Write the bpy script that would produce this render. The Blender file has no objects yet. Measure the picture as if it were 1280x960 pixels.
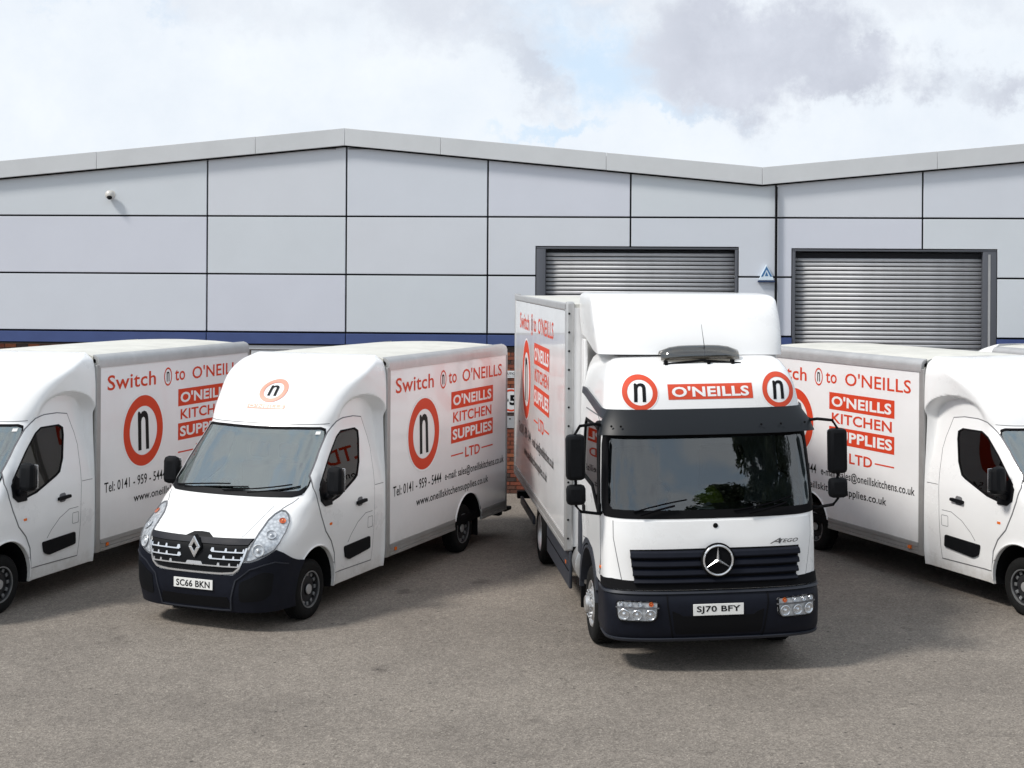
import bpy, bmesh, math, random
from mathutils import Vector, Matrix
from mathutils.geometry import delaunay_2d_cdt
random.seed(7)
S = bpy.context.scene
COL = S.collection
R = math.radians

# ---------------------------------------------------------------- camera
cd = bpy.data.cameras.new('camera'); cam = bpy.data.objects.new('camera', cd); COL.objects.link(cam)
cd.sensor_width = 36; cd.lens = 49.5; cd.shift_y = -0.1078; cd.clip_start = .1; cd.clip_end = 3000
cam.matrix_world = Matrix.Translation((0, 0, 4.056)) @ Matrix.Rotation(R(90), 4, 'X') @ Matrix.Rotation(R(.34), 4, 'Z')
S.camera = cam

# ---------------------------------------------------------------- sky and sun
SUN_EL, SUN_AZ = R(50), R(25)          # from the left of the picture, a little in front of the facade
sun_vec = Vector((-math.cos(SUN_EL)*math.cos(SUN_AZ), -math.cos(SUN_EL)*math.sin(SUN_AZ), math.sin(SUN_EL)))
w = bpy.data.worlds.new('World'); S.world = w; w.use_nodes = True
nt = w.node_tree; nt.nodes.clear()
def N(t, **k):
    n = nt.nodes.new(t)
    for a, b in k.items(): setattr(n, a, b)
    return n
def setin(n, **k):
    for a, b in k.items(): n.inputs[a].default_value = b
L_ = lambda a, b: nt.links.new(a, b)
def mathn(op, a, b=None, clamp=False):
    n = N('ShaderNodeMath', operation=op); n.use_clamp = clamp
    for i, v in enumerate((a, b)):
        if v is None: continue
        if isinstance(v, (int, float)): n.inputs[i].default_value = v
        else: L_(v, n.inputs[i])
    return n.outputs[0]
out = N('ShaderNodeOutputWorld'); bg = N('ShaderNodeBackground'); L_(bg.outputs[0], out.inputs[0])
sky = N('ShaderNodeTexSky', sky_type='NISHITA'); sky.sun_disc = False
sky.sun_elevation = SUN_EL; sky.sun_rotation = math.atan2(sun_vec.x, sun_vec.y); sky.air_density = 1.0; sky.dust_density = 2.0
bg.inputs['Strength'].default_value = .104
tc = N('ShaderNodeTexCoord')
nz = N('ShaderNodeTexNoise'); setin(nz, Scale=3.2, Detail=7.0, Roughness=.58)
mp = N('ShaderNodeMapping'); mp.inputs['Scale'].default_value = (1, 1, 2.2); mp.inputs['Location'].default_value = (.3, 1.1, .2)
L_(tc.outputs['Generated'], mp.inputs[0]); L_(mp.outputs[0], nz.inputs['Vector'])
wz = N('ShaderNodeTexNoise'); setin(wz, Scale=11.0, Detail=9.0, Roughness=.66)
L_(tc.outputs['Generated'], wz.inputs['Vector'])
wsub = N('ShaderNodeVectorMath', operation='SUBTRACT'); L_(wz.outputs['Color'], wsub.inputs[0]); wsub.inputs[1].default_value = (.5, .5, .5)
wsc = N('ShaderNodeVectorMath', operation='SCALE'); L_(wsub.outputs[0], wsc.inputs[0]); wsc.inputs['Scale'].default_value = .16
wadd = N('ShaderNodeVectorMath', operation='ADD'); L_(tc.outputs['Generated'], wadd.inputs[0]); L_(wsc.outputs[0], wadd.inputs[1])
def blob(az, el, ra, re, tilt=0, soft=1.0):
    """cloud (or gap) at azimuth az (deg right of +Y), elevation el, radii in degrees"""
    d = Vector((math.sin(R(az))*math.cos(R(el)), math.cos(R(az))*math.cos(R(el)), math.sin(R(el))))
    m = N('ShaderNodeMapping', vector_type='TEXTURE')
    m.inputs['Location'].default_value = d; m.inputs['Rotation'].default_value = (0, R(tilt), -R(az)); m.inputs['Scale'].default_value = (R(ra), 1.0, R(re))
    L_(wadd.outputs[0], m.inputs[0])
    ln = N('ShaderNodeVectorMath', operation='LENGTH'); L_(m.outputs[0], ln.inputs[0])
    mr = N('ShaderNodeMapRange', interpolation_type='SMOOTHSTEP'); L_(ln.outputs['Value'], mr.inputs['Value'])
    mr.inputs['From Min'].default_value = 1.15; mr.inputs['From Max'].default_value = 1.15-soft; return mr.outputs[0]
def P2(x, y): return math.degrees(math.atan((x-640)/1760)), math.degrees(math.atan((342-y)/1760))
def vmax(*a):
    r = a[0]
    for b in a[1:]: r = mathn('MAXIMUM', r, b)
    return r
grey = vmax(mathn('MULTIPLY', blob(*P2(945, 58), 5.2, 2.9, 0, .6), 1.0), mathn('MULTIPLY', blob(*P2(1050, 98), 3.8, 1.5, 12, .7), 1.0), mathn('MULTIPLY', blob(*P2(1245, 120), 2.8, 1.1), .8),
            mathn('MULTIPLY', blob(*P2(545, 5), 5.5, 2.3, 22), .62), mathn('MULTIPLY', blob(*P2(640, 85), 3.2, 1.1, 45), .62), mathn('MULTIPLY', blob(*P2(1190, 5), 5, 1.6), .35), mathn('MULTIPLY', blob(28, 4, 6, 2), .6), mathn('MULTIPLY', blob(*P2(260, 8), 9, 1.6), .25), mathn('MULTIPLY', blob(*P2(800, 0), 9, 1.4), .3))
blue = vmax(blob(*P2(735, 80), 4.4, 2.0, 10), mathn('MULTIPLY', blob(*P2(690, 166), 2.6, .55, -8), .9), mathn('MULTIPLY', blob(*P2(120, 22), 4.0, .8, 10), .6),
            mathn('MULTIPLY', blob(*P2(850, 128), 3.4, .6), .75), mathn('MULTIPLY', blob(*P2(690, 20), 3.6, 1.0), .5), mathn('MULTIPLY', blob(-30, 9, 7, 1.5), .6))
# elsewhere: broken cloud over pale blue, the same kind of sky all round
up = N('ShaderNodeSeparateXYZ'); L_(tc.outputs['Generated'], up.inputs[0])
away = N('ShaderNodeMapRange', interpolation_type='SMOOTHSTEP'); L_(up.outputs['Z'], away.inputs['Value']); setin(away, **{'From Min': .19, 'From Max': .32})
back = N('ShaderNodeMapRange', interpolation_type='SMOOTHSTEP'); L_(up.outputs['Y'], back.inputs['Value']); setin(back, **{'From Min': .86, 'From Max': .6})
gen = mathn('MAXIMUM', away.outputs[0], back.outputs[0])
gapn = N('ShaderNodeMapRange', interpolation_type='SMOOTHSTEP'); L_(nz.outputs['Fac'], gapn.inputs['Value']); setin(gapn, **{'From Min': .52, 'From Max': .40})
grn = N('ShaderNodeMapRange', interpolation_type='SMOOTHSTEP'); L_(nz.outputs['Fac'], grn.inputs['Value']); setin(grn, **{'From Min': .56, 'From Max': .70})
blueF = mathn('MAXIMUM', blue, mathn('MULTIPLY', gapn.outputs[0], gen))
greyF = mathn('MAXIMUM', grey, mathn('MULTIPLY', mathn('MULTIPLY', grn.outputs[0], gen), .8))
def mixc(f, a, b):
    m = N('ShaderNodeMix', data_type='RGBA')
    if isinstance(f, (int, float)): m.inputs[0].default_value = f
    else: L_(f, m.inputs[0])
    for i, v in ((6, a), (7, b)):
        if isinstance(v, tuple): m.inputs[i].default_value = v+(1,)
        else: L_(v, m.inputs[i])
    return m.outputs[2]
paleblue = mixc(.8, sky.outputs[0], (6.2, 8.1, 10.2))
cn = N('ShaderNodeMapRange'); L_(wz.outputs['Fac'], cn.inputs['Value']); setin(cn, **{'From Min': .3, 'From Max': .7, 'To Min': 0, 'To Max': 1})
white = mixc(cn.outputs[0], (7.5, 8.1, 8.85), (8.5, 8.95, 9.4))
greyc = mixc(cn.outputs[0], (4.9, 5.2, 6.0), (6.6, 6.95, 7.8))
c = mixc(mathn('MULTIPLY', blueF, .75), white, paleblue)
c = mixc(greyF, c, greyc)
L_(c, bg.inputs['Color'])
sl = bpy.data.lights.new('sun', 'SUN'); sun = bpy.data.objects.new('sun', sl); COL.objects.link(sun)
sl.energy = 3.25; sl.angle = R(10.0); sl.color = (1, .955, .89)
sun.rotation_euler = (-sun_vec).to_track_quat('-Z', 'Y').to_euler()
S.view_settings.view_transform = 'Standard'; S.view_settings.look = 'None'
S.view_settings.exposure = 0.08; S.view_settings.gamma = 1; S.view_settings.use_curve_mapping = False
S.render.engine = 'CYCLES'
S.cycles.max_bounces = 8; S.cycles.transparent_max_bounces = 12; S.cycles.caustics_reflective = False; S.cycles.caustics_refractive = False

# ---------------------------------------------------------------- materials
MATS = {}
def mat(name, col, rough=.5, metal=0., coat=0., noise=None, bump=None, spec=.5, dirt=None):
    """noise=(scale, amount) colour variation; bump=(scale, distance); dirt=(z_top, strength) grime on the lowest part"""
    if name in MATS: return MATS[name]
    m = bpy.data.materials.new(name); m.use_nodes = True; t = m.node_tree; b = t.nodes['Principled BSDF']
    b.inputs['Base Color'].default_value = (*col, 1); b.inputs['Roughness'].default_value = rough
    b.inputs['Metallic'].default_value = metal; b.inputs['Coat Weight'].default_value = coat; b.inputs['Specular IOR Level'].default_value = spec
    b.inputs['Coat Roughness'].default_value = .04
    tcn = t.nodes.new('ShaderNodeTexCoord'); src = None
    if noise:
        nn = t.nodes.new('ShaderNodeTexNoise'); nn.inputs['Scale'].default_value = noise[0]; nn.inputs['Detail'].default_value = 6; nn.inputs['Roughness'].default_value = .65
        t.links.new(tcn.outputs['Object'], nn.inputs['Vector'])
        r = t.nodes.new('ShaderNodeMapRange'); r.inputs['From Min'].default_value = .3; r.inputs['From Max'].default_value = .7
        r.inputs['To Min'].default_value = 1-noise[1]; r.inputs['To Max'].default_value = 1+noise[1]*.4
        t.links.new(nn.outputs['Fac'], r.inputs['Value'])
        vm = t.nodes.new('ShaderNodeVectorMath'); vm.operation = 'SCALE'; vm.inputs[0].default_value = col; t.links.new(r.outputs[0], vm.inputs['Scale'])
        src = vm.outputs[0]
        rr = t.nodes.new('ShaderNodeMapRange'); rr.inputs['To Min'].default_value = max(.02, rough-.06); rr.inputs['To Max'].default_value = min(1, rough+.08)
        t.links.new(nn.outputs['Fac'], rr.inputs['Value']); t.links.new(rr.outputs[0], b.inputs['Roughness'])
    if dirt:
        sp = t.nodes.new('ShaderNodeSeparateXYZ'); t.links.new(tcn.outputs['Object'], sp.inputs[0])
        dn = t.nodes.new('ShaderNodeTexNoise'); dn.inputs['Scale'].default_value = 5; dn.inputs['Detail'].default_value = 8; dn.inputs['Roughness'].default_value = .7
        t.links.new(tcn.outputs['Object'], dn.inputs['Vector'])
        a = t.nodes.new('ShaderNodeMath'); a.operation = 'MULTIPLY_ADD'; t.links.new(dn.outputs['Fac'], a.inputs[0]); a.inputs[1].default_value = .55; t.links.new(sp.outputs['Z'], a.inputs[2])
        mr = t.nodes.new('ShaderNodeMapRange'); mr.interpolation_type = 'SMOOTHSTEP'; t.links.new(a.outputs[0], mr.inputs['Value'])
        mr.inputs['From Min'].default_value = dirt[0]+.27; mr.inputs['From Max'].default_value = .42; mr.inputs['To Max'].default_value = dirt[1]
        mx = t.nodes.new('ShaderNodeMix'); mx.data_type = 'RGBA'; t.links.new(mr.outputs[0], mx.inputs[0])
        if src: t.links.new(src, mx.inputs[6])
        else: mx.inputs[6].default_value = (*col, 1)
        mx.inputs[7].default_value = (.33, .29, .22, 1); src = mx.outputs[2]
    if src: t.links.new(src, b.inputs['Base Color'])
    if bump:
        bn = t.nodes.new('ShaderNodeTexNoise'); bn.inputs['Scale'].default_value = bump[0]; bn.inputs['Detail'].default_value = 3
        t.links.new(tcn.outputs['Object'], bn.inputs['Vector'])
        bu = t.nodes.new('ShaderNodeBump'); bu.inputs['Distance'].default_value = bump[1]; bu.inputs['Strength'].default_value = 1
        t.links.new(bn.outputs['Fac'], bu.inputs['Height']); t.links.new(bu.outputs[0], b.inputs['Normal'])
    MATS[name] = m; return m
WHITE = mat('white_paint', (.83, .83, .83), .28, coat=.6, noise=(1.7, .03), dirt=(.55, .5))
PANEL = mat('white_box_panel', (.83, .83, .835), .22, coat=.5, noise=(1.1, .04), bump=(1.1, .0009), dirt=(.85, .35))
GRP = mat('cream_roof', (.62, .61, .56), .5, noise=(2.5, .16))
ALU = mat('aluminium_trim', (.50, .50, .50), .42, metal=.55, noise=(4, .12))
ALUG = mat('grey_trim', (.36, .355, .35), .45, metal=.35, noise=(5, .12), dirt=(.6, .5))
BLACK = mat('black_plastic', (.005, .0055, .007), .55, noise=(9, .2), bump=(160, .0006), spec=.14)
DKBLUE = mat('dark_slate_plastic', (.007, .0085, .015), .5, noise=(6, .2), bump=(120, .0006), spec=.16)
GUARD = mat('slate_guard', (.035, .039, .050), .5, noise=(5, .25), spec=.3)
RUBBER = mat('tyre_rubber', (.011, .011, .011), .85, noise=(14, .3), spec=.15)
SEAM = mat('seam_dark', (.16, .16, .17), .7, spec=.2)
GAP = mat('gap_black', (.005, .005, .006), .8, spec=.12)
CHROME = mat('chrome', (.80, .81, .83), .22, metal=.85)
STEEL = mat('steel_rim', (.33, .34, .35), .4, metal=.7, noise=(12, .25))
SILVER = mat('silver_rim', (.62, .62, .62), .35, metal=.8, noise=(9, .2))
RED = mat('red_vinyl', (.62, .055, .018), .5, spec=.2)
REDP = mat('red_vinyl_cab', (.62, .075, .035), .5, spec=.2)
INK = mat('black_vinyl', (.006, .006, .007), .5, spec=.15)
WVINYL = mat('white_vinyl', (.8, .8, .8), .35)
PINK = mat('faded_red_vinyl', (.75, .30, .22), .4)
AMBER = mat('amber_lens', (.75, .16, .02), .25, coat=.5)
CLOTH = mat('seat_cloth', (.03, .032, .036), .9, noise=(30, .3))
DASH = mat('dash_plastic', (.05, .052, .055), .6)
HIVIS = mat('hivis_cloth', (.55, .68, .04), .8)
PLATE = mat('plate_white', (.78, .78, .76), .35)
def glassmat(name, tint, ior=1.5, gl=.02, base=0.0):
    m = bpy.data.materials.new(name); m.use_nodes = True; t = m.node_tree; t.nodes.clear()
    o = t.nodes.new('ShaderNodeOutputMaterial'); mx = t.nodes.new('ShaderNodeMixShader'); ge = t.nodes.new('ShaderNodeNewGeometry'); dt = t.nodes.new('ShaderNodeVectorMath'); dt.operation = 'DOT_PRODUCT'
    t.links.new(ge.outputs['Normal'], dt.inputs[0]); t.links.new(ge.outputs['Incoming'], dt.inputs[1])
    def mt(op, a, b=0.):
        q = t.nodes.new('ShaderNodeMath'); q.operation = op; q.use_clamp = op != 'ABSOLUTE'
        for i, v in enumerate((a, b)):
            if isinstance(v, (int, float)): q.inputs[i].default_value = v
            else: t.links.new(v, q.inputs[i])
        return q
    f0 = ((ior-1)/(ior+1))**2; sch = mt('POWER', mt('SUBTRACT', 1., mt('ABSOLUTE', dt.outputs['Value']).outputs[0]).outputs[0], 5.)
    f = mt('ADD', mt('MULTIPLY', sch.outputs[0], 1-f0).outputs[0], f0)
    tr = t.nodes.new('ShaderNodeBsdfTransparent'); tr.inputs[0].default_value = (*tint, 1)
    g = t.nodes.new('ShaderNodeBsdfGlossy'); g.inputs['Roughness'].default_value = gl
    ad = t.nodes.new('ShaderNodeMath'); ad.operation = 'ADD'; ad.inputs[1].default_value = base; t.links.new(f.outputs[0], ad.inputs[0])
    t.links.new(ad.outputs[0], mx.inputs[0]); t.links.new(tr.outputs[0], mx.inputs[1]); t.links.new(g.outputs[0], mx.inputs[2]); t.links.new(mx.outputs[0], o.inputs[0]); return m
GLASS = glassmat('windscreen_glass', (.62, .73, .69), 1.55, .02, .27)
SGLASS = glassmat('side_window_glass', (.09, .105, .105), 1.45, .02, .02)
TGLASS = glassmat('truck_windscreen_glass', (.50, .54, .55), 1.6, .012, .07)
LENS = glassmat('lamp_lens', (.95, .96, .97), 1.22, .03, .02)
CREASE = mat('moulded_edge', (.024, .027, .036), .5, spec=.3)

SMOKE = glassmat('smoked_acrylic', (.36, .34, .30), 1.5, .08, .12)
def reflmat():
    m = bpy.data.materials.new('lamp_reflector'); m.use_nodes = True; t = m.node_tree; b = t.nodes['Principled BSDF']
    b.inputs['Metallic'].default_value = .25; b.inputs['Roughness'].default_value = .3
    v = t.nodes.new('ShaderNodeTexVoronoi'); v.inputs['Scale'].default_value = 26; tcn = t.nodes.new('ShaderNodeTexCoord'); t.links.new(tcn.outputs['Object'], v.inputs['Vector'])
    r = t.nodes.new('ShaderNodeValToRGB'); r.color_ramp.elements[0].color = (.90, .905, .91, 1); r.color_ramp.elements[1].color = (.45, .46, .48, 1); r.color_ramp.elements[1].position = .8
    t.links.new(v.outputs['Distance'], r.inputs[0]); t.links.new(r.outputs[0], b.inputs['Base Color'])
    return m
REFL = reflmat()

# ---------------------------------------------------------------- generic helpers
def empty(name, label, cat, loc=(0, 0, 0), rz=0, group=None):
    o = bpy.data.objects.new(name, None); COL.objects.link(o); o.location = loc; o.rotation_euler = (0, 0, rz)
    o.empty_display_size = .3; o['label'] = label; o['category'] = cat
    if group: o['group'] = group
    return o
XF = [None]          # optional matrix baked into meshes (the truck's cab leans a little on its springs)
def link(name, me, m, parent, smooth=35, apply=True):
    if apply and XF[0] is not None: me.transform(XF[0])
    o = bpy.data.objects.new(name, me); COL.objects.link(o)
    if m is not None and not len(me.materials): me.materials.append(m)
    if smooth is not None:
        me.shade_smooth()
        try: me.set_sharp_from_angle(angle=R(smooth))
        except Exception: pass
    if parent is not None: o.parent = parent
    return o
def mesh(name, vs, fs):
    me = bpy.data.meshes.new(name); me.from_pydata([tuple(v) for v in vs], [], fs); me.validate(); return me
class MB:
    def __init__(s): s.v = []; s.f = []; s.bv = False
    def add(s, vs, fs):
        k = len(s.v); s.v += [tuple(v) for v in vs]; s.f += [tuple(i+k for i in f) for f in fs]; return s
    def box(s, lo, hi, bev=0.):
        x0, y0, z0 = lo; x1, y1, z1 = hi; b = min(bev, (x1-x0)/2.01, (y1-y0)/2.01, (z1-z0)/2.01)
        if b <= 0:
            return s.add([(x0,y0,z0),(x1,y0,z0),(x1,y1,z0),(x0,y1,z0),(x0,y0,z1),(x1,y0,z1),(x1,y1,z1),(x0,y1,z1)],
                         [(0,3,2,1),(4,5,6,7),(0,1,5,4),(1,2,6,5),(2,3,7,6),(3,0,4,7)])
        bm = bmesh.new(); vs = [bm.verts.new(p) for p in [(x0,y0,z0),(x1,y0,z0),(x1,y1,z0),(x0,y1,z0),(x0,y0,z1),(x1,y0,z1),(x1,y1,z1),(x0,y1,z1)]]
        for f in [(0,3,2,1),(4,5,6,7),(0,1,5,4),(1,2,6,5),(2,3,7,6),(3,0,4,7)]: bm.faces.new([vs[i] for i in f])
        bmesh.ops.bevel(bm, geom=bm.edges[:], offset=b, segments=2, affect='EDGES', profile=.5)
        bm.verts.index_update(); s.bv = True; s.add([v.co[:] for v in bm.verts], [[v.index for v in f.verts] for f in bm.faces]); bm.free(); return s
    def tube(s, pts, r, n=8, closed=False):
        pts = [Vector(p) for p in pts]; m = len(pts); rings = []
        for i, p in enumerate(pts):
            a = pts[i-1] if (i or closed) else p; b = pts[(i+1) % m] if (i < m-1 or closed) else p
            d = (b-a).normalized(); ref = Vector((0, 0, 1)) if abs(d.z) < .9 else Vector((1, 0, 0))
            x = d.cross(ref).normalized(); y = d.cross(x)
            rr = r[i] if isinstance(r, (list, tuple)) else r
            rings.append([p+(x*math.cos(2*math.pi*k/n)+y*math.sin(2*math.pi*k/n))*rr for k in range(n)])
        vs = [v for q in rings for v in q]; fs = []
        for i in range(m if closed else m-1):
            j = (i+1) % m
            for k in range(n): fs.append((i*n+k, i*n+(k+1) % n, j*n+(k+1) % n, j*n+k))
        if not closed: fs += [tuple(range(n))[::-1], tuple(range((m-1)*n, m*n))]
        return s.add(vs, fs)
    def lathe(s, prof, M, n=32):
        """profile (r, h) revolved about local Z, then M"""
        vs = []; fs = []; m = len(prof)
        for k in range(n):
            a = 2*math.pi*k/n
            for r, h in prof: vs.append(M @ Vector((r*math.cos(a), r*math.sin(a), h)))
        for k in range(n):
            j = (k+1) % n
            for i in range(m-1): fs.append((k*m+i, j*m+i, j*m+i+1, k*m+i+1))
        return s.add(vs, fs)
    def prism(s, poly, M, h):
        """2-D polygon extruded along local Z from 0 to h, then M"""
        n = len(poly); vs = [M @ Vector((x, y, 0)) for x, y in poly]+[M @ Vector((x, y, h)) for x, y in poly]
        return s.add(vs, [tuple(range(n))[::-1], tuple(range(n, 2*n))]+[(i, (i+1) % n, n+(i+1) % n, n+i) for i in range(n)])
    def build(s, name, m, parent, smooth=35, bevel=0):
        me = mesh(name, s.v, s.f)
        if bevel or True:
            bm = bmesh.new(); bm.from_mesh(me); bmesh.ops.recalc_face_normals(bm, faces=bm.faces[:])
            if bevel: bmesh.ops.bevel(bm, geom=[e for e in bm.edges if len(e.link_faces) == 2 and e.calc_face_angle(0) > .6], offset=bevel, segments=2, affect='EDGES', profile=.5)
            bm.to_mesh(me); bm.free()
        return link(name, me, m, parent, min(smooth, 20) if ((bevel or (s.bv and len(s.f) < 120)) and smooth) else smooth)
def resample(poly, step):
    o = []
    for i in range(len(poly)):
        a, b = poly[i], poly[(i+1) % len(poly)]; d = math.hypot(b[0]-a[0], b[1]-a[1]); n = max(1, int(math.ceil(d/step)))
        for k in range(n): o.append((a[0]+(b[0]-a[0])*k/n, a[1]+(b[1]-a[1])*k/n))
    return o
def rounded(poly, r, n=4):
    o = []; m = len(poly)
    for i in range(m):
        p = Vector(poly[i]); a = Vector(poly[i-1]); b = Vector(poly[(i+1) % m]); da = a-p; db = b-p
        q = min(r, da.length*.45, db.length*.45); p1 = p+da.normalized()*q; p2 = p+db.normalized()*q
        for k in range(n+1):
            t = k/n; v = p1*(1-t)**2+p*2*t*(1-t)+p2*t*t; o.append((v.x, v.y))
    return o
def inset(poly, d):
    """shrink a polygon by d (positive = inwards)"""
    A = sum(poly[i-1][0]*poly[i][1]-poly[i][0]*poly[i-1][1] for i in range(len(poly))); s = 1 if A > 0 else -1
    o = []; m = len(poly)
    for i in range(m):
        a, p, b = Vector(poly[i-1]), Vector(poly[i]), Vector(poly[(i+1) % m])
        e1 = (p-a).normalized(); e2 = (b-p).normalized(); n1 = Vector((-e1.y, e1.x))*s; n2 = Vector((-e2.y, e2.x))*s
        n = (n1+n2); n = n/max(.35, n.length_squared/2) if n.length > 1e-6 else n1
        q = p+n*d; o.append((q.x, q.y))
    return o
def inpoly(x, y, p):
    c = False; n = len(p); j = n-1
    for i in range(n):
        if (p[i][1] > y) != (p[j][1] > y) and x < (p[j][0]-p[i][0])*(y-p[i][1])/(p[j][1]-p[i][1])+p[i][0]: c = not c
        j = i
    return c
def tri2d(outline, holes, step):
    loops = [resample(outline, step)]+[resample(h, step) for h in holes]; vs = []; es = []
    for l in loops:
        k = len(vs); vs += [Vector(p) for p in l]; es += [(k+i, k+(i+1) % len(l)) for i in range(len(l))]
    xs = [p[0] for p in outline]; ys = [p[1] for p in outline]
    nx = int((max(xs)-min(xs))/step); ny = int((max(ys)-min(ys))/step)
    bpts = [v.copy() for v in vs]
    for i in range(1, nx+1):
        for j in range(1, ny+1):
            x = min(xs)+(i-.5+.01*(j % 3))*step; y = min(ys)+(j-.5)*step
            if inpoly(x, y, outline) and not any(inpoly(x, y, h) for h in holes) and all((x-b.x)**2+(y-b.y)**2 > (step*.4)**2 for b in bpts): vs.append(Vector((x, y)))
    V, E, F, *_ = delaunay_2d_cdt(vs, es, [], 0, 1e-6)
    out_f = []
    for f in F:
        cx = sum(V[i].x for i in f)/len(f); cy = sum(V[i].y for i in f)/len(f)
        if inpoly(cx, cy, outline) and not any(inpoly(cx, cy, h) for h in holes): out_f.append(f)
    return [(v.x, v.y) for v in V], out_f
def normal(sf, a, b, c0):
    e = .004; P = Vector(sf(a, b)); du = Vector(sf(a+e, b))-Vector(sf(a-e, b)); dv = Vector(sf(a, b+e))-Vector(sf(a, b-e))
    n = du.cross(dv); n = n.normalized() if n.length > 1e-12 else Vector((1, 0, 0))
    return n if n.dot(P-Vector((c0, 0, b if abs(b) < 5 else P.z))) > 0 else -n
def patch_mesh(name, sf, outline, holes=(), step=.08, off=.004, thick=.012, c0=-.9):
    V, F = tri2d(outline, holes, step); used = sorted({i for f in F for i in f}); idx = {v: k for k, v in enumerate(used)}
    top = []; bot = []; tn = []
    for i in used:
        P = Vector(sf(*V[i])); n = normal(sf, *V[i], c0); tn.append(n); top.append(P+n*off); bot.append(P+n*(off-thick))
    n = len(used); fs = []; cnt = {}
    for f in F:
        g = [idx[i] for i in f]
        for k in range(len(g)):
            cnt[(g[k], g[(k+1) % len(g)])] = 1
        fs.append(tuple(g)); 
        if thick: fs.append(tuple(i+n for i in g[::-1]))
    if thick:
        for (a, b) in cnt:
            if (b, a) not in cnt: fs.append((b, a, a+n, b+n))
    me = mesh(name, top+(bot if thick else []), fs)
    bm = bmesh.new(); bm.from_mesh(me)
    if thick: bmesh.ops.recalc_face_normals(bm, faces=bm.faces[:])
    bm.faces.ensure_lookup_table(); bm.verts.ensure_lookup_table(); sc = 0.
    for g in bm.faces:
        ids = [v.index for v in g.verts]
        if max(ids) < n: sc += g.normal.dot(tn[ids[0]])*g.calc_area()
    if sc < 0: bmesh.ops.reverse_faces(bm, faces=bm.faces[:])
    bm.to_mesh(me); bm.free(); return me
def patch(name, sf, outline, m, parent, holes=(), smooth=40, **k):
    return link(name, patch_mesh(name, sf, outline, holes, **k), m, parent, smooth)
def ribbon(name, sf, outline, width, m, parent, **k):
    return patch(name, sf, outline, m, parent, holes=[inset(outline, width)], **k)
def line_poly(pts, w):
    """an open polyline thickened into a polygon"""
    l = []; r = []
    for i, p in enumerate(pts):
        a = Vector(pts[max(0, i-1)]); b = Vector(pts[min(len(pts)-1, i+1)]); d = (b-a).normalized(); n = Vector((-d.y, d.x))*w/2
        l.append((p[0]+n.x, p[1]+n.y)); r.append((p[0]-n.x, p[1]-n.y))
    return l+r[::-1]
def boolean(me, cutters, ops=None):
    o = bpy.data.objects.new('tmp', me); COL.objects.link(o); tmp = [o]
    for i, c in enumerate(cutters):
        q = bpy.data.objects.new('cut', c); COL.objects.link(q); tmp.append(q)
        md = o.modifiers.new('b', 'BOOLEAN'); md.object = q; md.operation = 'DIFFERENCE'; md.solver = 'EXACT'
    dg = bpy.context.evaluated_depsgraph_get(); dg.update()
    r = bpy.data.meshes.new_from_object(o.evaluated_get(dg))
    for q in tmp: bpy.data.objects.remove(q)
    return r
# text and marks: 2-D faces mapped onto a surface
GL = {}
def text2d(s, bold=0., shear=0.):
    k = (s, bold, shear)
    if k in GL: return GL[k]
    cu = bpy.data.curves.new('t', 'FONT'); cu.body = s; cu.offset = bold; cu.shear = shear; cu.resolution_u = 3; cu.space_character = 1.04
    o = bpy.data.objects.new('t', cu); COL.objects.link(o); dg = bpy.context.evaluated_depsgraph_get(); dg.update()
    me = bpy.data.meshes.new_from_object(o.evaluated_get(dg)); bpy.data.objects.remove(o)
    v = [(p.co.x, p.co.y) for p in me.vertices]; f = [tuple(q.vertices) for q in me.polygons]; bpy.data.meshes.remove(me)
    GL[k] = (v, f); return GL[k]
def fit2d(vf, x0, x1, y0, y1):
    v, f = vf; a = min(p[0] for p in v); b = max(p[0] for p in v); c = min(p[1] for p in v); d = max(p[1] for p in v)
    return [(x0+(p[0]-a)/(b-a)*(x1-x0), y0+(p[1]-c)/(d-c)*(y1-y0)) for p in v], f
def txt(s, x0, x1, y0, y1, bold=0., shear=0.): return fit2d(text2d(s, bold, shear), x0, x1, y0, y1)
def ring2d(cx, cy, r0, r1, sx=1., n=56):
    v = []; f = []
    for k in range(n):
        a = 2*math.pi*k/n; v += [(cx+math.cos(a)*r0*sx, cy+math.sin(a)*r0), (cx+math.cos(a)*r1*sx, cy+math.sin(a)*r1)]
    for k in range(n): j = (k+1) % n; f.append((2*k, 2*k+1, 2*j+1, 2*j))
    return v, f
def disc2d(cx, cy, r, sx=1., n=48):
    v = [(cx, cy)]; f = []
    for k in range(n): a = 2*math.pi*k/n; v.append((cx+math.cos(a)*r*sx, cy+math.sin(a)*r))
    return v, [(0, 1+k, 1+(k+1) % n) for k in range(n)]
def rect2d(x0, x1, y0, y1, nx=10):
    v = []; f = []
    for i in range(nx+1): x = x0+(x1-x0)*i/nx; v += [(x, y0), (x, y1)]
    return v, [(2*i, 2*i+2, 2*i+3, 2*i+1) for i in range(nx)]
NP = [(0,0),(0,.95),(.07,1),(.20,.98),(.27,.93),(.38,.98),(.58,1.0),(.78,.97),(.92,.89),(.97,.76),(1,0),(.71,0),(.68,.74),(.62,.82),(.5,.845),(.38,.82),(.30,.73),(.29,0)]
def n2d(x0, x1, y0, y1, tilt=0.):
    V, F = tri2d(NP, [], 3.)
    return [(x0+p[0]*(x1-x0)+(p[1]-.5)*tilt, y0+p[1]*(y1-y0)) for p in V], F
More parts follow.
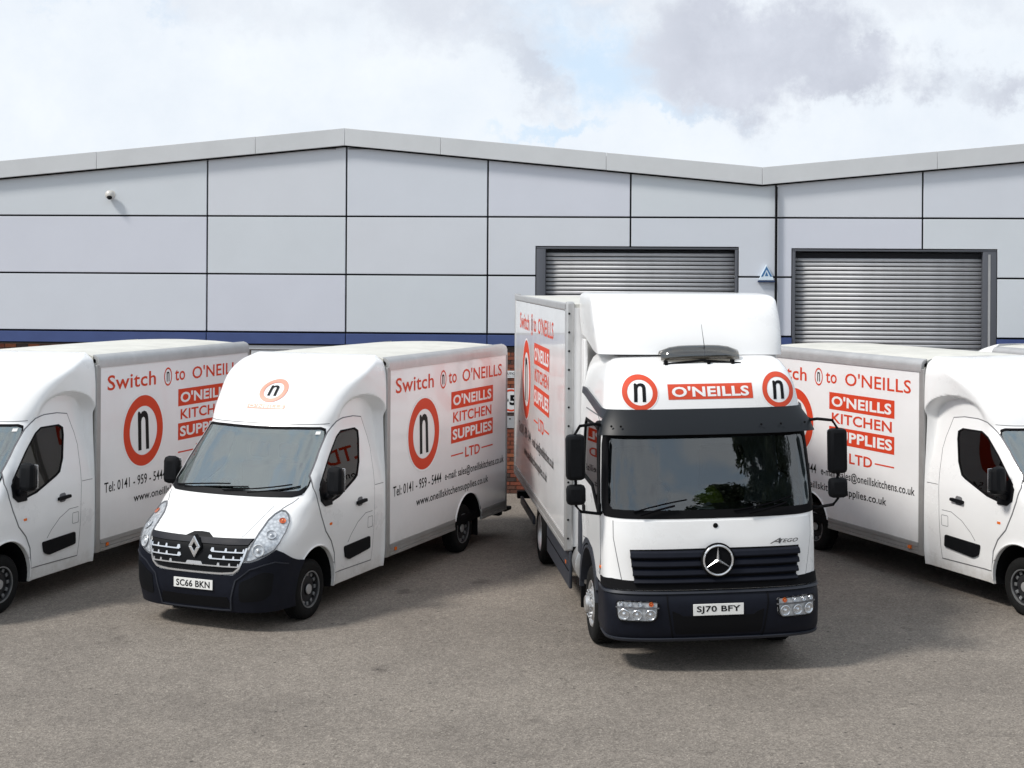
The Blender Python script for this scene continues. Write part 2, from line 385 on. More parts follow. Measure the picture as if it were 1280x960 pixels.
def marks(name, items, mp, m, parent, off=.002, cell=0):
    """flat print: each 2-D shape becomes a mesh of its own; mp(a, b, off) -> 3-D point; cell = cut it up to follow a curved surface"""
    for v, f in items:
        if cell:
            bm = bmesh.new(); q = [bm.verts.new((a, b, 0)) for a, b in v]
            for g in f:
                try: bm.faces.new([q[i] for i in g])
                except ValueError: pass
            for ax in (0, 1):
                lo = min(p[ax] for p in v); hi = max(p[ax] for p in v); n = int((hi-lo)/cell)
                for i in range(1, n+1):
                    co = [0, 0, 0]; co[ax] = lo+i*(hi-lo)/(n+1)+1e-5; no = [0, 0, 0]; no[ax] = 1
                    bmesh.ops.bisect_plane(bm, geom=bm.verts[:]+bm.edges[:]+bm.faces[:], plane_co=co, plane_no=no, dist=1e-6)
            bm.verts.index_update(); v = [(p.co.x, p.co.y) for p in bm.verts]; f = [tuple(p.index for p in g.verts) for g in bm.faces]; bm.free()
        o = link(name, mesh(name, [mp(a, b, off) for a, b in v], f), m, parent, None)
    return o
def interp(tab,z):
    n=len(tab)
    if z<=tab[0][0]: return tab[0][1]
    if z>=tab[-1][0]: return tab[-1][1]
    for i in range(n-1):
        if tab[i][0]<=z<=tab[i+1][0]: break
    def sl(k): return (tab[k+1][1]-tab[k][1])/(tab[k+1][0]-tab[k][0])
    def tan(k):
        if k==0: return sl(0)
        if k==n-1: return sl(n-2)
        a,b=sl(k-1),sl(k)
        return 0. if a*b<=0 else 2*a*b/(a+b)
    h=tab[i+1][0]-tab[i][0]; t=(z-tab[i][0])/h
    return ((2*t**3-3*t*t+1)*tab[i][1]+(t**3-2*t*t+t)*h*tan(i)+(-2*t**3+3*t*t)*tab[i+1][1]+(t**3-t*t)*h*tan(i+1))
def sst(t):
    t=min(1.,max(0.,t)); return t*t*(3-2*t)
V_XF=[(.2,.90),(.5,.96),(.7,.96),(.9,.935),(1.0,.895),(1.08,.815),(1.17,.70),(1.27,.575),(1.36,.45),(1.43,.34),(1.50,.27),(1.8,.0),(2.14,-.34),(2.2,-.385),(2.3,-.44),(2.44,-.54),(2.66,-.76),(2.82,-1.04),(2.93,-1.32),(2.98,-1.52),(3.0,-1.66)]
V_W=[(.2,.97),(.6,1.0),(1.0,1.02),(1.3,1.01),(1.5,.985),(1.8,.93),(2.14,.875),(2.3,.86),(3.,.86)]
V_FR=[(2.2,.87),(2.44,.90),(2.66,.945),(2.82,.98),(2.93,.985),(3.0,.86)]
V_WF=[(.2,1.0),(.5,1.035),(2.5,1.035),(2.75,1.025),(2.9,.99),(3.0,.87)]
V_D=[(.2,.74),(1.0,.76),(1.2,.66),(1.42,.42),(2.14,.36),(2.3,.36),(2.6,.38),(2.85,.34),(2.95,.25),(3.,.08)]
def vn(z): return 3.5-.9*sst((z-1.0)/.42)
def v_hw(x,z):
    qx=(x+1.24)/.44; qz=max(0.,z-2.2)/.285
    if z<=2.2 and x>-1.24: m=0.
    else: m=sst((math.hypot(qx,qz)-.97)/.22)
    w=interp(V_W,z)
    fl=interp(V_FR,z); k=sst((-x-.85)/.85); F=fl*(1-k)+interp(V_WF,z)*k
    r=math.hypot(x,z-.36)
    w+=.022*math.exp(-((r-.44)/.07)**2)*(1 if z<.95 else 0)
    return w*(1-m)+F*m
def surf_van(u,z):
    xf=interp(V_XF,z);d=interp(V_D,z);xc=xf-d
    s=-1 if u<0 else 1; a=abs(u)
    if a<=1:
        ph=a*math.pi/2; n=vn(z)
        x=xc+d*max(0,math.cos(ph))**(2/n); y=v_hw(xc,z)*math.sin(ph)**(2/n) if a>0 else 0.
        # keep the arc a true function of x too
        k=(x-xc)/d
        y=(v_hw(x,z) if k<.5 else v_hw(x,z)*1.0)*(math.sin(ph)**(2/n) if a>0 else 0)
    else:
        x=xc-(a-1); y=v_hw(x,z)
    return (x,s*y,z)
T_XF=[(.3,1.30),(.45,1.34),(.84,1.34),(.95,1.31),(1.3,1.30),(1.6,1.26),(2.4,1.06),(2.64,.99),(2.85,.93),(3.0,.83),(3.1,.68),(3.17,.45),(3.2,.15)]
T_W=[(.3,1.10),(.84,1.12),(1.6,1.12),(2.2,1.10),(2.64,1.06),(2.9,1.02),(3.1,.95),(3.2,.82)]
T_D=[(.3,.45),(1.6,.42),(2.4,.36),(3.0,.36),(3.2,.2)]
T_N=3.2
def surf_truck(u,z):
    xf=interp(T_XF,z);d=interp(T_D,z);xc=xf-d;w=interp(T_W,z)
    s=-1 if u<0 else 1; a=abs(u)
    if a<=1:
        ph=a*math.pi/2
        x=xc+d*max(0,math.cos(ph))**(2/T_N); y=w*(math.sin(ph)**(2/T_N) if a>0 else 0)
    else:
        x=xc-(a-1); y=w
    return (x,s*y,z)
# ================================================================ WAREHOUSE AND YARD
FAC = math.atan(-.0666)
def Fp(s): return Vector((s, 25.99-.0666*s, 0))      # s = world X along the facade
wh = empty('warehouse', 'long grey panel clad warehouse with low twin gables and brick base', 'warehouse', (0, 25.99, 0), FAC)
K = math.cos(FAC)
CLAD = [mat('cladding_grey_%s' % n, c, .55, metal=.0, noise=(.9, .03), bump=(.8, .002)) for n, c in
        (('cool', (.600, .630, .685)), ('mid', (.610, .635, .680)), ('green', (.595, .632, .67)), ('lilac', (.600, .622, .69)))]
FASC = mat('fascia_grey', (.57, .585, .60), .5, noise=(1.3, .06))
BLUEM = mat('blue_band', (.045, .075, .21), .4, coat=.2, noise=(2, .1))
DARK = mat('dark_void', (.012, .013, .017), .9)
MORT = mat('mortar', (.16, .13, .11), .9, noise=(6, .2))
BR = [mat('brick_%s' % n, c, .85, noise=(22, .3), bump=(60, .002)) for n, c in (('red', (.20, .055, .03)), ('brown', (.11, .045, .03)), ('orange', (.28, .09, .04)), ('dark', (.055, .035, .03)))]
SHUT = mat('shutter_steel', (.54, .545, .56), .5, metal=.15, noise=(3, .12))
JAMB = mat('door_jamb', (.085, .09, .105), .5, spec=.3)
def gable(s):
    p = [(-18.4, 6.42), (-10.75, 5.715), (-3.10, 6.43), (4.54, 5.715), (12.2, 6.42), (19.8, 5.715)]
    for (a, h), (b, g) in zip(p, p[1:]):
        if a <= s <= b: return h+(g-h)*(s-a)/(b-a)
    return 5.72
def wallpoly(name, poly, y0, y1, m, parent, bev=.006, smooth=30):
    """polygon in facade coordinates (s, z), extruded from depth y0 to y1 (negative = towards the yard)"""
    M = Matrix(((1, 0, 0, 0), (0, 0, -1, y1), (0, 1, 0, 0), (0, 0, 0, 1)))
    return MB().prism([(s/K, z) for s, z in poly], M, y1-y0).build(name, m, parent, smooth, bevel=bev)
G = .016
D1, D2 = (.45, 4.12, 4.55), (5.10, 8.73, 4.53)
# structural wall behind, with door reveals left open
bk = MB()
for a, b, z0 in ((-16.2, -.0+D1[0], 0), (D1[0], D1[1], D1[2]), (D1[1], D2[0], 0), (D2[0], D2[1], D2[2]), (D2[1], 19.8, 0)):
    st = [a]+[q for q in (-10.75, -3.1, 4.54, 12.2) if a < q < b]+[b]
    for s0, s1 in zip(st, st[1:]):
        p = [(s0, z0), (s1, z0), (s1, gable(s1)-.05), (s0, gable(s0)-.05)]
        bk.prism([(s/K, z) for s, z in p], Matrix(((1, 0, 0, 0), (0, 0, -1, .45), (0, 1, 0, 0), (0, 0, 0, 1))), .43)
bk.build('inner_wall', DARK, wh)
cols = [-16.2, -10.95, -5.70, -3.08, -.45, 2.17, 4.80, 7.42, 10.04, 12.67, 15.3, 19.8]
k = 0
def panel(poly):
    global k
    k += 1
    q = [(p[0], p[1]) for p in poly]
    wallpoly('cladding_panel', inset(q, G), -.05, .0, CLAD[(k*7) % 4 if random.random() < .6 else (k*3) % 4], wh, .006, None)
for a, b in zip(cols, cols[1:]):                                     # top row under the gable
    mids = [q for q in (-10.75, -3.10, 4.54, 12.2) if a+.1 < q < b-.1]
    top = [(b, gable(b))]+[(q, gable(q)) for q in mids]+[(a, gable(a))]
    panel([(a, 5.10), (b, 5.10)]+top)
for a, b in ((-16.2, -10.95), (-10.95, -5.70), (-5.70, -3.08), (-3.08, -.45), (10.04, 12.67), (12.67, 15.3), (15.3, 19.8)): panel([(a, 4.02), (b, 4.02), (b, 5.10), (a, 5.10)])
panel([(-.45, 4.02), (.45, 4.02), (.45, 4.55), (2.17, 4.55), (2.17, 5.10), (-.45, 5.10)])
panel([(2.17, 4.55), (4.12, 4.55), (4.12, 4.02), (4.80, 4.02), (4.80, 5.10), (2.17, 5.10)])
panel([(4.80, 4.02), (5.10, 4.02), (5.10, 4.53), (7.42, 4.53), (7.42, 5.10), (4.80, 5.10)])
panel([(7.42, 4.53), (8.73, 4.53), (8.73, 4.02), (10.04, 4.02), (10.04, 5.10), (7.42, 5.10)])
row0 = [(-16.2, -10.95), (-10.95, -5.70), (-5.70, -3.08), (-3.08, -.45), (-.45, .45), (4.12, 4.80), (4.80, 5.10), (8.73, 10.04), (10.04, 12.67), (12.67, 15.3), (15.3, 19.8)]
for a, b in row0:
    panel([(a, 2.94), (b, 2.94), (b, 4.02), (a, 4.02)])
    wallpoly('blue_band', inset([(a, 2.715), (b, 2.715), (b, 2.93), (a, 2.93)], .008), -.075, .0, BLUEM, wh, .005)
# fascia lengths with visible joints, and the roof behind them
fj = [-18.4, -16.0, -13.4, -10.75, -7.78, -4.77, -3.10, -1.32, 1.72, 4.54, 7.65, 10.3, 12.2, 15.2, 19.8]
for a, b in zip(fj, fj[1:]):
    a1, b1 = a+.002, b-.002
    wallpoly('fascia', [(a1, gable(a)-.02), (b1, gable(b)-.02), (b1, gable(b)+.30), (a1, gable(a)+.30)], -.16, .10, FASC, wh, .006)
    wallpoly('fascia_drip', [(a1, gable(a)-.045), (b1, gable(b)-.045), (b1, gable(b)-.021), (a1, gable(a)-.021)], -.10, .0, GAP, wh, 0)
ROOF = mat('roof_sheet', (.36, .37, .38), .5, noise=(1, .1))
for a, b in ((-18.4, -10.75), (-10.75, -3.10), (-3.10, 4.54), (4.54, 12.2), (12.2, 19.8)):
    za, zb = gable(a)+.26, gable(b)+.26
    mesh_r = mesh('roof_slope', [(a/K, .10, za), (b/K, .10, zb), (b/K, 30, zb), (a/K, 30, za)], [(0, 1, 2, 3)])
    link('roof_slope', mesh_r, ROOF, wh, None)
MB().box((-18.4, 29.8, 0), (19.8, 30, 5.9)).build('rear_wall', FASC, wh)
for x in (-18.5, 19.9): MB().box((x-.1, .46, 0), (x+.1, 29.79, 5.9)).build('side_wall', FASC, wh)
# little ridge flashing ends under the peak
for s in (-3.55, -2.78):
    wallpoly('ridge_flashing', [(s-.27, 6.345), (s+.27, 6.345), (s+.27, 6.362), (s-.27, 6.362)], -.066, -.052, SEAM, wh, 0)
# downpipe in the valley
dp = MB().box((4.80/K-.020, -.13, 0), (4.80/K+.020, -.078, 5.66), .01); dp.build('downpipe', GAP, wh)
# brick base: window to the left, the rest real bricks; the gap between the vans shows the nearest ones
MB().box((-16.2/K, -.0, 0), (.449/K, .015, 2.70)).build('mortar_bed', MORT, wh)
brick_wall = MB().box((4.125/K, -.0, 0), (5.09/K, .015, 2.70)).build('mortar_bed', MORT, wh)
MB().box((8.735/K, -.0, 0), (19.8/K, .015, 2.70)).build('mortar_bed', MORT, wh)
bwall = MB().box((-.62, -.012, .005), (.44, -.001, 2.69)).build('brick_base', MORT, wh)
bmesh_one = None
def brick_mesh(m):
    return MB().box((-.1045, -.022, -.031), (.1045, 0, .031), .0035)
protos = []
for m in BR:
    me = mesh('brick', *(lambda q: (q.v, q.f))(MB().box((-.1045, -.022, -.031), (.1045, -.0, .031)))); me.materials.append(m); protos.append(me)
rest = [MB() for _ in BR]
WIN = (-4.86, -3.35, 1.15, 2.60)
for r in range(36):
    z = .0375+r*.0745
    if z > 2.67: break
    s = -16.1+(.1125 if r % 2 else 0)
    while s < 19.7:
        inside = (D1[0]-.11 < s < D1[1]+.11) or (D2[0]-.11 < s < D2[1]+.11) or (WIN[0]-.11 < s < WIN[1]+.11 and WIN[2]-.04 < z < WIN[3]+.04)
        near = -.34 < s < .33
        if not inside:
            q = random.random(); m = 0 if q < .5 else 1 if q < .75 else 2 if q < .9 else 3
            dy = random.uniform(-.003, .003)
            if near:
                o = bpy.data.objects.new('brick', protos[m]); COL.objects.link(o); o.parent = bwall; o.location = (s/K, -.012+dy, z)
            else: rest[m].box((s/K-.1045, -.022+dy, z-.031), (s/K+.1045, -.0, z+.031))
        s += .225
rm = MB(); bo = mesh('brick_courses', [], [])
vs = []; fs = []; mi = []
for i, q in enumerate(rest):
    k0 = len(vs); vs += q.v; fs += [tuple(a+k0 for a in f) for f in q.f]; mi += [i]*len(q.f)
bo = bpy.data.meshes.new('brick_courses'); bo.from_pydata(vs, [], fs)
for m in BR: bo.materials.append(m)
bo.polygons.foreach_set('material_index', mi)
o = link('brick_courses', bo, None, wh, None); o['kind'] = 'stuff'
# window with grey frame at the left
wf = wallpoly('window', [(WIN[0], WIN[2]), (WIN[1], WIN[2]), (WIN[1], WIN[3]), (WIN[0], WIN[3])], -.02, .01, FASC, wh)
for a, b in ((WIN[0]+.09, (WIN[0]+WIN[1])/2-.03), ((WIN[0]+WIN[1])/2+.03, WIN[1]-.09)):
    wallpoly('pane', [(a, WIN[2]+.09), (b, WIN[2]+.09), (b, WIN[3]-.09), (a, WIN[3]-.09)], -.028, -.021, mat('window_dark', (.02, .024, .03), .06, spec=.8), wf, 0)
wallpoly('lintel', [(WIN[0]-.1, 2.615), (WIN[1]+.4, 2.615), (WIN[1]+.4, 2.69), (WIN[0]-.1, 2.69)], -.035, -.022, FASC, wh, .003)
# roller doors, slat by slat
slat = MB(); prof = [(.0, -.032), (-.012, -.028), (-.020, -.012), (-.020, .010), (-.012, .024), (.0, .029)]
def door(d, jl, jr):
    a, b, zt = d; W = (b-a)/K
    o = bpy.data.objects.new('roller_door', bpy.data.meshes.new('roller_door')); 
    hd = MB(); hd.box((a/K, -.045, zt-.035), (b/K, .12, zt-.001), .004); hd.box((a/K, -.055, 0), (a/K+jl, .12, zt-.036), .004); hd.box((b/K-jr, -.055, 0), (b/K, .12, zt-.036), .004)
    dr = hd.build('roller_door', JAMB, wh)
    x0, x1 = a/K+jl+.003, b/K-jr-.003
    vs = [(x, .065+y, z) for x in (x0, x1) for y, z in prof]; n = len(prof)
    fs = [(i, i+1, n+i+1, n+i) for i in range(n-1)]+[tuple(range(n))[::-1], tuple(range(n, 2*n))]
    me = mesh('slat', vs, fs); me.materials.append(SHUT); me.shade_smooth()
    z = .05
    while z < zt-.12:
        s = bpy.data.objects.new('slat', me); COL.objects.link(s); s.parent = dr; s.location = (0, random.uniform(-.0015, .0015), z); z += .078
    MB().box((x0, .075, 0), (x1, .10, zt-.06)).build('curtain_backing', DARK, dr)
    return dr
door(D1, .17, .05); d2 = door(D2, .055, .24)
MB().box((8.73/K-.15, -.062, 0), (8.73/K-.11, -.056, 4.45)).build('guide_rail', ALU, d2)
# things fixed to the wall
def onwall(s, z, off): p = Fp(s); return (p.x+math.sin(FAC)*off*1, p.y-off, z)
t = empty('alarm_box', 'triangular blue and white alarm box on the cladding between the roller doors', 'alarm box', onwall(4.63, 4.06, .055), FAC)
M = Matrix(((1, 0, 0, 0), (0, 0, -1, 0), (0, 1, 0, 0), (0, 0, 0, 1)))
tri = [(-.145, -.10), (.145, -.10), (0, .20)]
MB().prism(rounded(tri, .03), M, .06).build('cover', mat('alarm_white', (.62, .72, .8), .4), t, bevel=.008)
marks('panel_print', [([(p[0], p[1]) for p in [(-.10, -.03), (0, .155), (0, .10), (-.065, -.03)]], [(0, 1, 2, 3)]), ([(.10, -.03), (0, .155), (0, .10), (.065, -.03)], [(0, 1, 2, 3)]), ([(-.03, -.02), (.03, -.02), (.0, .06)], [(0, 1, 2)])], lambda a, b, o: (a, -.06-o, b), mat('alarm_blue', (.03, .14, .33), .4), t, off=.003)
MB().box((-.155, -.065, -.135), (.155, .0, -.102), .006).build('base_strip', mat('alarm_navy', (.012, .03, .09), .4), t)
t = empty('security_camera', 'small white dome security camera high on the left of the facade', 'security camera', onwall(-7.53, 5.50, .055), FAC)
MB().lathe([(0, .0), (.075, 0), (.078, -.02), (.06, -.05), (0, -.06)], Matrix.Translation((0, -.0, .0)) @ Matrix.Rotation(R(-90), 4, 'X') @ Matrix.Rotation(R(180), 4, 'X') @ Matrix.Rotation(R(0), 4, 'Z'), 20).build('mount', WHITE, t)
Md = Matrix.Translation((.0, -.075, -.01)) @ Matrix.Rotation(R(130), 4, 'X')
MB().lathe([(0, .09), (.04, .08), (.07, .055), (.085, .015), (.085, -.02), (.06, -.03), (0, -.03)], Md, 20).build('housing', WHITE, t)
MB().lathe([(0, .115), (.03, .105), (.048, .08), (.05, .06)], Md @ Matrix.Translation((.01, -.01, 0)), 16).build('lens', INK, t)
PW = mat('sign_white', (.72, .73, .74), .45, noise=(8, .05)); SG = mat('sign_grey', (.34, .35, .37), .5)
def sign(name, label, s, z, wd, h, m, thick=.006):
    t = empty(name, label, 'sign', onwall(s, z, .036), FAC)
    MB().box((-wd/2, -thick, -h/2), (wd/2, 0, h/2), .002).build('board', m, t); return t
t = sign('wall_sign', 'small white notice board highest on the brick wall between van and truck', -.02, 2.20, .34, .13, PW)
marks('notice_print', [txt('CAUTION', -.13, .13, -.01, .035, .02), txt('Reversing vehicles', -.13, .13, -.045, -.02)], lambda a, b, o: (a, -.006-o, b), INK, t)
t = empty('speed_sign', 'white round cornered speed limit sign with black 5 on brick wall', 'sign', onwall(-.0, 1.72, .036), FAC)
MB().box((-.22, -.006, -.22), (.22, 0, .22), .002).build('board', PW, t)
marks('limit_ring', [ring2d(0, .0, .17, .205)], lambda a, b, o: (a, -.006-o, b), RED, t)
marks('limit_number', [txt('5', -.03, .11, -.09, .10, .05)], lambda a, b, o: (a, -.006-o, b), INK, t)
marks('limit_word', [txt('MPH', -.12, -.045, -.03, .03, .02)], lambda a, b, o: (a, -.006-o, b), INK, t, off=.0025)
t = sign('wall_sign', 'plain grey plate lowest of the signs on the brick wall', .0, 1.32, .34, .22, SG)
marks('plate_spot', [disc2d(-.02, .06, .015)], lambda a, b, o: (a, -.006-o, b), INK, t)

# ground: one sheet of old pale asphalt
def asphalt():
    m = bpy.data.materials.new('asphalt'); m.use_nodes = True; t = m.node_tree; b = t.nodes['Principled BSDF']; b.inputs['Roughness'].default_value = .9; b.inputs['Specular IOR Level'].default_value = .3
    T = lambda n, **k: (lambda q: [setattr(q, a, v) for a, v in k.items()] and q or q)(t.nodes.new(n))
    g = T('ShaderNodeTexCoord')
    def noise(sc, det=4, ro=.6):
        n = T('ShaderNodeTexNoise'); n.inputs['Scale'].default_value = sc; n.inputs['Detail'].default_value = det; n.inputs['Roughness'].default_value = ro; t.links.new(g.outputs['Object'], n.inputs['Vector']); return n.outputs['Fac']
    def ramp(src, pts):
        r = T('ShaderNodeValToRGB'); e = r.color_ramp.elements
        e[0].position, e[0].color = pts[0][0], (*pts[0][1], 1); e[1].position, e[1].color = pts[-1][0], (*pts[-1][1], 1)
        for p, c in pts[1:-1]: q = e.new(p); q.color = (*c, 1)
        t.links.new(src, r.inputs[0]); return r.outputs[0]
    def mix(f, a, bb, mode='MIX'):
        x = T('ShaderNodeMix', data_type='RGBA', blend_type=mode)
        if isinstance(f, float): x.inputs[0].default_value = f
        else: t.links.new(f, x.inputs[0])
        t.links.new(a, x.inputs[6])
        if isinstance(bb, tuple): x.inputs[7].default_value = (*bb, 1)
        else: t.links.new(bb, x.inputs[7])
        return x.outputs[2]
    v = T('ShaderNodeTexVoronoi'); v.inputs['Scale'].default_value = 62; t.links.new(g.outputs['Object'], v.inputs['Vector'])
    agg = ramp(v.outputs['Color'], [(0, (.125, .110, .096)), (.45, (.196, .174, .154)), (.8, (.240, .215, .190)), (1, (.34, .31, .27))])
    v2 = T('ShaderNodeTexVoronoi'); v2.inputs['Scale'].default_value = 23; t.links.new(g.outputs['Object'], v2.inputs['Vector'])
    agg2 = ramp(v2.outputs['Color'], [(0, (.86,)*3), (.5, (1.0,)*3), (1, (1.10,)*3)])
    base = mix(1.0, agg, agg2, 'MULTIPLY')
    base = mix(1.0, base, ramp(noise(.35, 7, .62), [(.3, (.80, .79, .78)), (.5, (1.0, .99, .97)), (.72, (1.14, 1.13, 1.10))]), 'MULTIPLY')
    base = mix(1.0, base, ramp(noise(3.1, 6, .7), [(.28, (.88, .88, .88)), (.55, (.98, .98, .98)), (.75, (1.03, 1.03, 1.02))]), 'MULTIPLY')
    spots = ramp(noise(1.7, 3, .5), [(.66, (0, 0, 0)), (.74, (.5, .5, .5))])
    base = mix(spots, base, (.06, .05, .045))
    sp = T('ShaderNodeTexVoronoi'); sp.inputs['Scale'].default_value = 3.3; t.links.new(g.outputs['Object'], sp.inputs['Vector'])
    base = mix(ramp(sp.outputs['Distance'], [(.035, (.85, .85, .85)), (.075, (0, 0, 0))]), base, (.03, .027, .025))
    t.links.new(base, b.inputs['Base Color'])
    bu = T('ShaderNodeBump'); bu.inputs['Distance'].default_value = .010; bu.inputs['Strength'].default_value = .45
    n1 = noise(75, 5, .7); t.links.new(n1, bu.inputs['Height'])
    b2 = T('ShaderNodeBump'); b2.inputs['Distance'].default_value = .01; b2.inputs['Strength'].default_value = .5; t.links.new(v.outputs['Distance'], b2.inputs['Height']); t.links.new(bu.outputs[0], b2.inputs['Normal'])
    t.links.new(b2.outputs[0], b.inputs['Normal']); return m
g = link('ground', mesh('ground', [(-900, -900, 0), (900, -900, 0), (900, 900, 0), (-900, 900, 0)], [(0, 1, 2, 3)]), asphalt(), None, None); g['kind'] = 'structure'

# trees across the road behind the camera: only their reflections in the windscreens are in the picture
LEAF = mat('leaf_green', (.035, .055, .022), .6, noise=(.6, .45)); BARK = mat('bark', (.09, .07, .05), .9, noise=(8, .3))
def tree(label, x, y, h, wd, seed):
    rnd = random.Random(seed); t = empty('tree', label, 'tree', (x, y, 0), group='trees behind the yard')
    tr = MB().tube([(0, 0, 0), (.1, .05, h*.25), (-.05, .1, h*.5), (.1, 0, h*.85)], [h*.022, h*.017, h*.011, h*.003], 8)
    ends = []
    for i in range(16):
        z = h*rnd.uniform(.22, .8); a = rnd.uniform(0, 6.28); l = wd*rnd.uniform(.45, 1)*(1-.45*max(0, z/h-.3)); e = (math.cos(a)*l, math.sin(a)*l, z+l*rnd.uniform(.2, .8))
        tr.tube([(0, 0, z), (e[0]*.5, e[1]*.5, z+(e[2]-z)*.35), e], [h*.008, h*.005, h*.002], 5); ends.append(e)
    tr.build('trunk', BARK, t)
    vs = []; fs = []
    cl = [(Vector(e), rnd.uniform(.6, 1.15)*wd*.36) for e in ends]+[(Vector((rnd.gauss(0, wd*.33), rnd.gauss(0, wd*.33), h*rnd.uniform(.45, 1))), wd*rnd.uniform(.15, .34)) for _ in range(14)]
    for c, r in cl:
        for _ in range(420):
            d = Vector((rnd.gauss(0, 1), rnd.gauss(0, 1), rnd.gauss(0, .8))).normalized()*r*rnd.uniform(.35, 1.1)**.6; p = c+d
            a = Vector((rnd.gauss(0, 1), rnd.gauss(0, 1), rnd.gauss(0, 1))).normalized(); b = a.orthogonal().normalized(); s = rnd.uniform(.16, .38)
            k0 = len(vs); vs += [p-a*s, p+b*s*.5, p+a*s, p-b*s*.5]; fs.append((k0, k0+1, k0+2, k0+3))
    link('crown', mesh('crown', vs, fs), LEAF, t, None)
for i, (x, y, h, wd) in enumerate(((21, -20, 21, 6), (27.5, -18, 24, 7), (35, -22, 24, 7), (43, -20, 24, 8), (16, -23, 14, 4.2), (11, -26, 10, 3.4), (6, -30, 8, 3.0), (-14, -36, 8, 3.5))):
    tree('leafy green tree across the road from the warehouse, seen only in windscreen reflections', x, y, h, wd, 30+i)
# ================================================================ BOX VAN
XB = -1.73; BX0, BX1, BW = -1.83, -5.73, 1.04
def v_side(s):
    def f(x, z):
        xf = interp(V_XF, z); d = interp(V_D, z); xc = xf-d; h = v_hw(x, z)
        if x <= xc: return (x, s*h, z)
        k = min(1., (x-xc)/d); return (x, s*h*max(0., 1-k**vn(z))**(1/vn(z)), z)
    return f
def cab_solid(sf, prof_xf, prof_d, xb, zs, inx=0., nu=22, nb=22, mult=1.):
    rings = []
    for z in zs:
        xc = interp(prof_xf, z)-interp(prof_d, z); r = []
        ts = [1+(xc-xb)*(1-(i/nb)) for i in range(nb)]; us = [1-i/nu for i in range(nu)]
        for u in ts+us+[0]+[-q for q in us[::-1]]+[-q for q in ts[::-1]]:
            x, y, zz = sf(u, z)
            if inx:
                y = y*(1-inx/max(.3, abs(sf(1, z)[1]))); x = x-inx if x > xc-.2 else x
                x = max(x, xb)
            r.append((x, y, zz))
        rings.append(r)
    n = len(rings[0]); vs = [p for r in rings for p in r]; fs = []
    for i in range(len(rings)-1):
        for k in range(n): j = (k+1) % n; fs.append((i*n+k, i*n+j, (i+1)*n+j, (i+1)*n+k))
    fs += [tuple(range(n))[::-1], tuple(range((len(rings)-1)*n, len(rings)*n))]
    me = mesh('solid', vs, fs); bm = bmesh.new(); bm.from_mesh(me); bmesh.ops.remove_doubles(bm, verts=bm.verts[:], dist=1e-5); bmesh.ops.recalc_face_normals(bm, faces=bm.faces[:]); bm.to_mesh(me); bm.free(); return me
def mirr(p): return [(-a, b) for a, b in p[::-1]]
def sym(half): return half+mirr([q for q in half if abs(q[0]) > 1e-6])      # half from centre to centre on u>=0
WS_H = [(0, 2.178), (.32, 2.186), (.66, 2.185), (.755, 2.165), (.79, 2.11), (.80, 2.02), (.80, 1.88), (.785, 1.68), (.755, 1.55), (.71, 1.485), (.64, 1.458), (.33, 1.462), (0, 1.458)]
SWIN = [(-.13, 1.38), (-.115, 1.47), (-.14, 1.56), (-.45, 1.865), (-.68, 2.065), (-.80, 2.125), (-1.16, 2.125), (-1.245, 2.08), (-1.24, 1.98), (-1.16, 1.70), (-1.06, 1.54), (-.98, 1.50), (-.56, 1.35), (-.36, 1.315), (-.22, 1.32)]
DOOR = [(-1.35, 2.235), (-1.15, 2.262), (-.90, 2.262), (-.72, 2.235), (-.55, 2.12), (-.33, 1.92), (-.07, 1.66), (-.03, 1.53), (-.06, 1.36), (-.12, 1.2), (-.22, 1.0), (-.36, .86), (-.45, .70), (-.47, .46), (-1.40, .44), (-1.42, .60), (-1.435, 1.1), (-1.47, 1.5), (-1.485, 1.83), (-1.45, 1.99)]
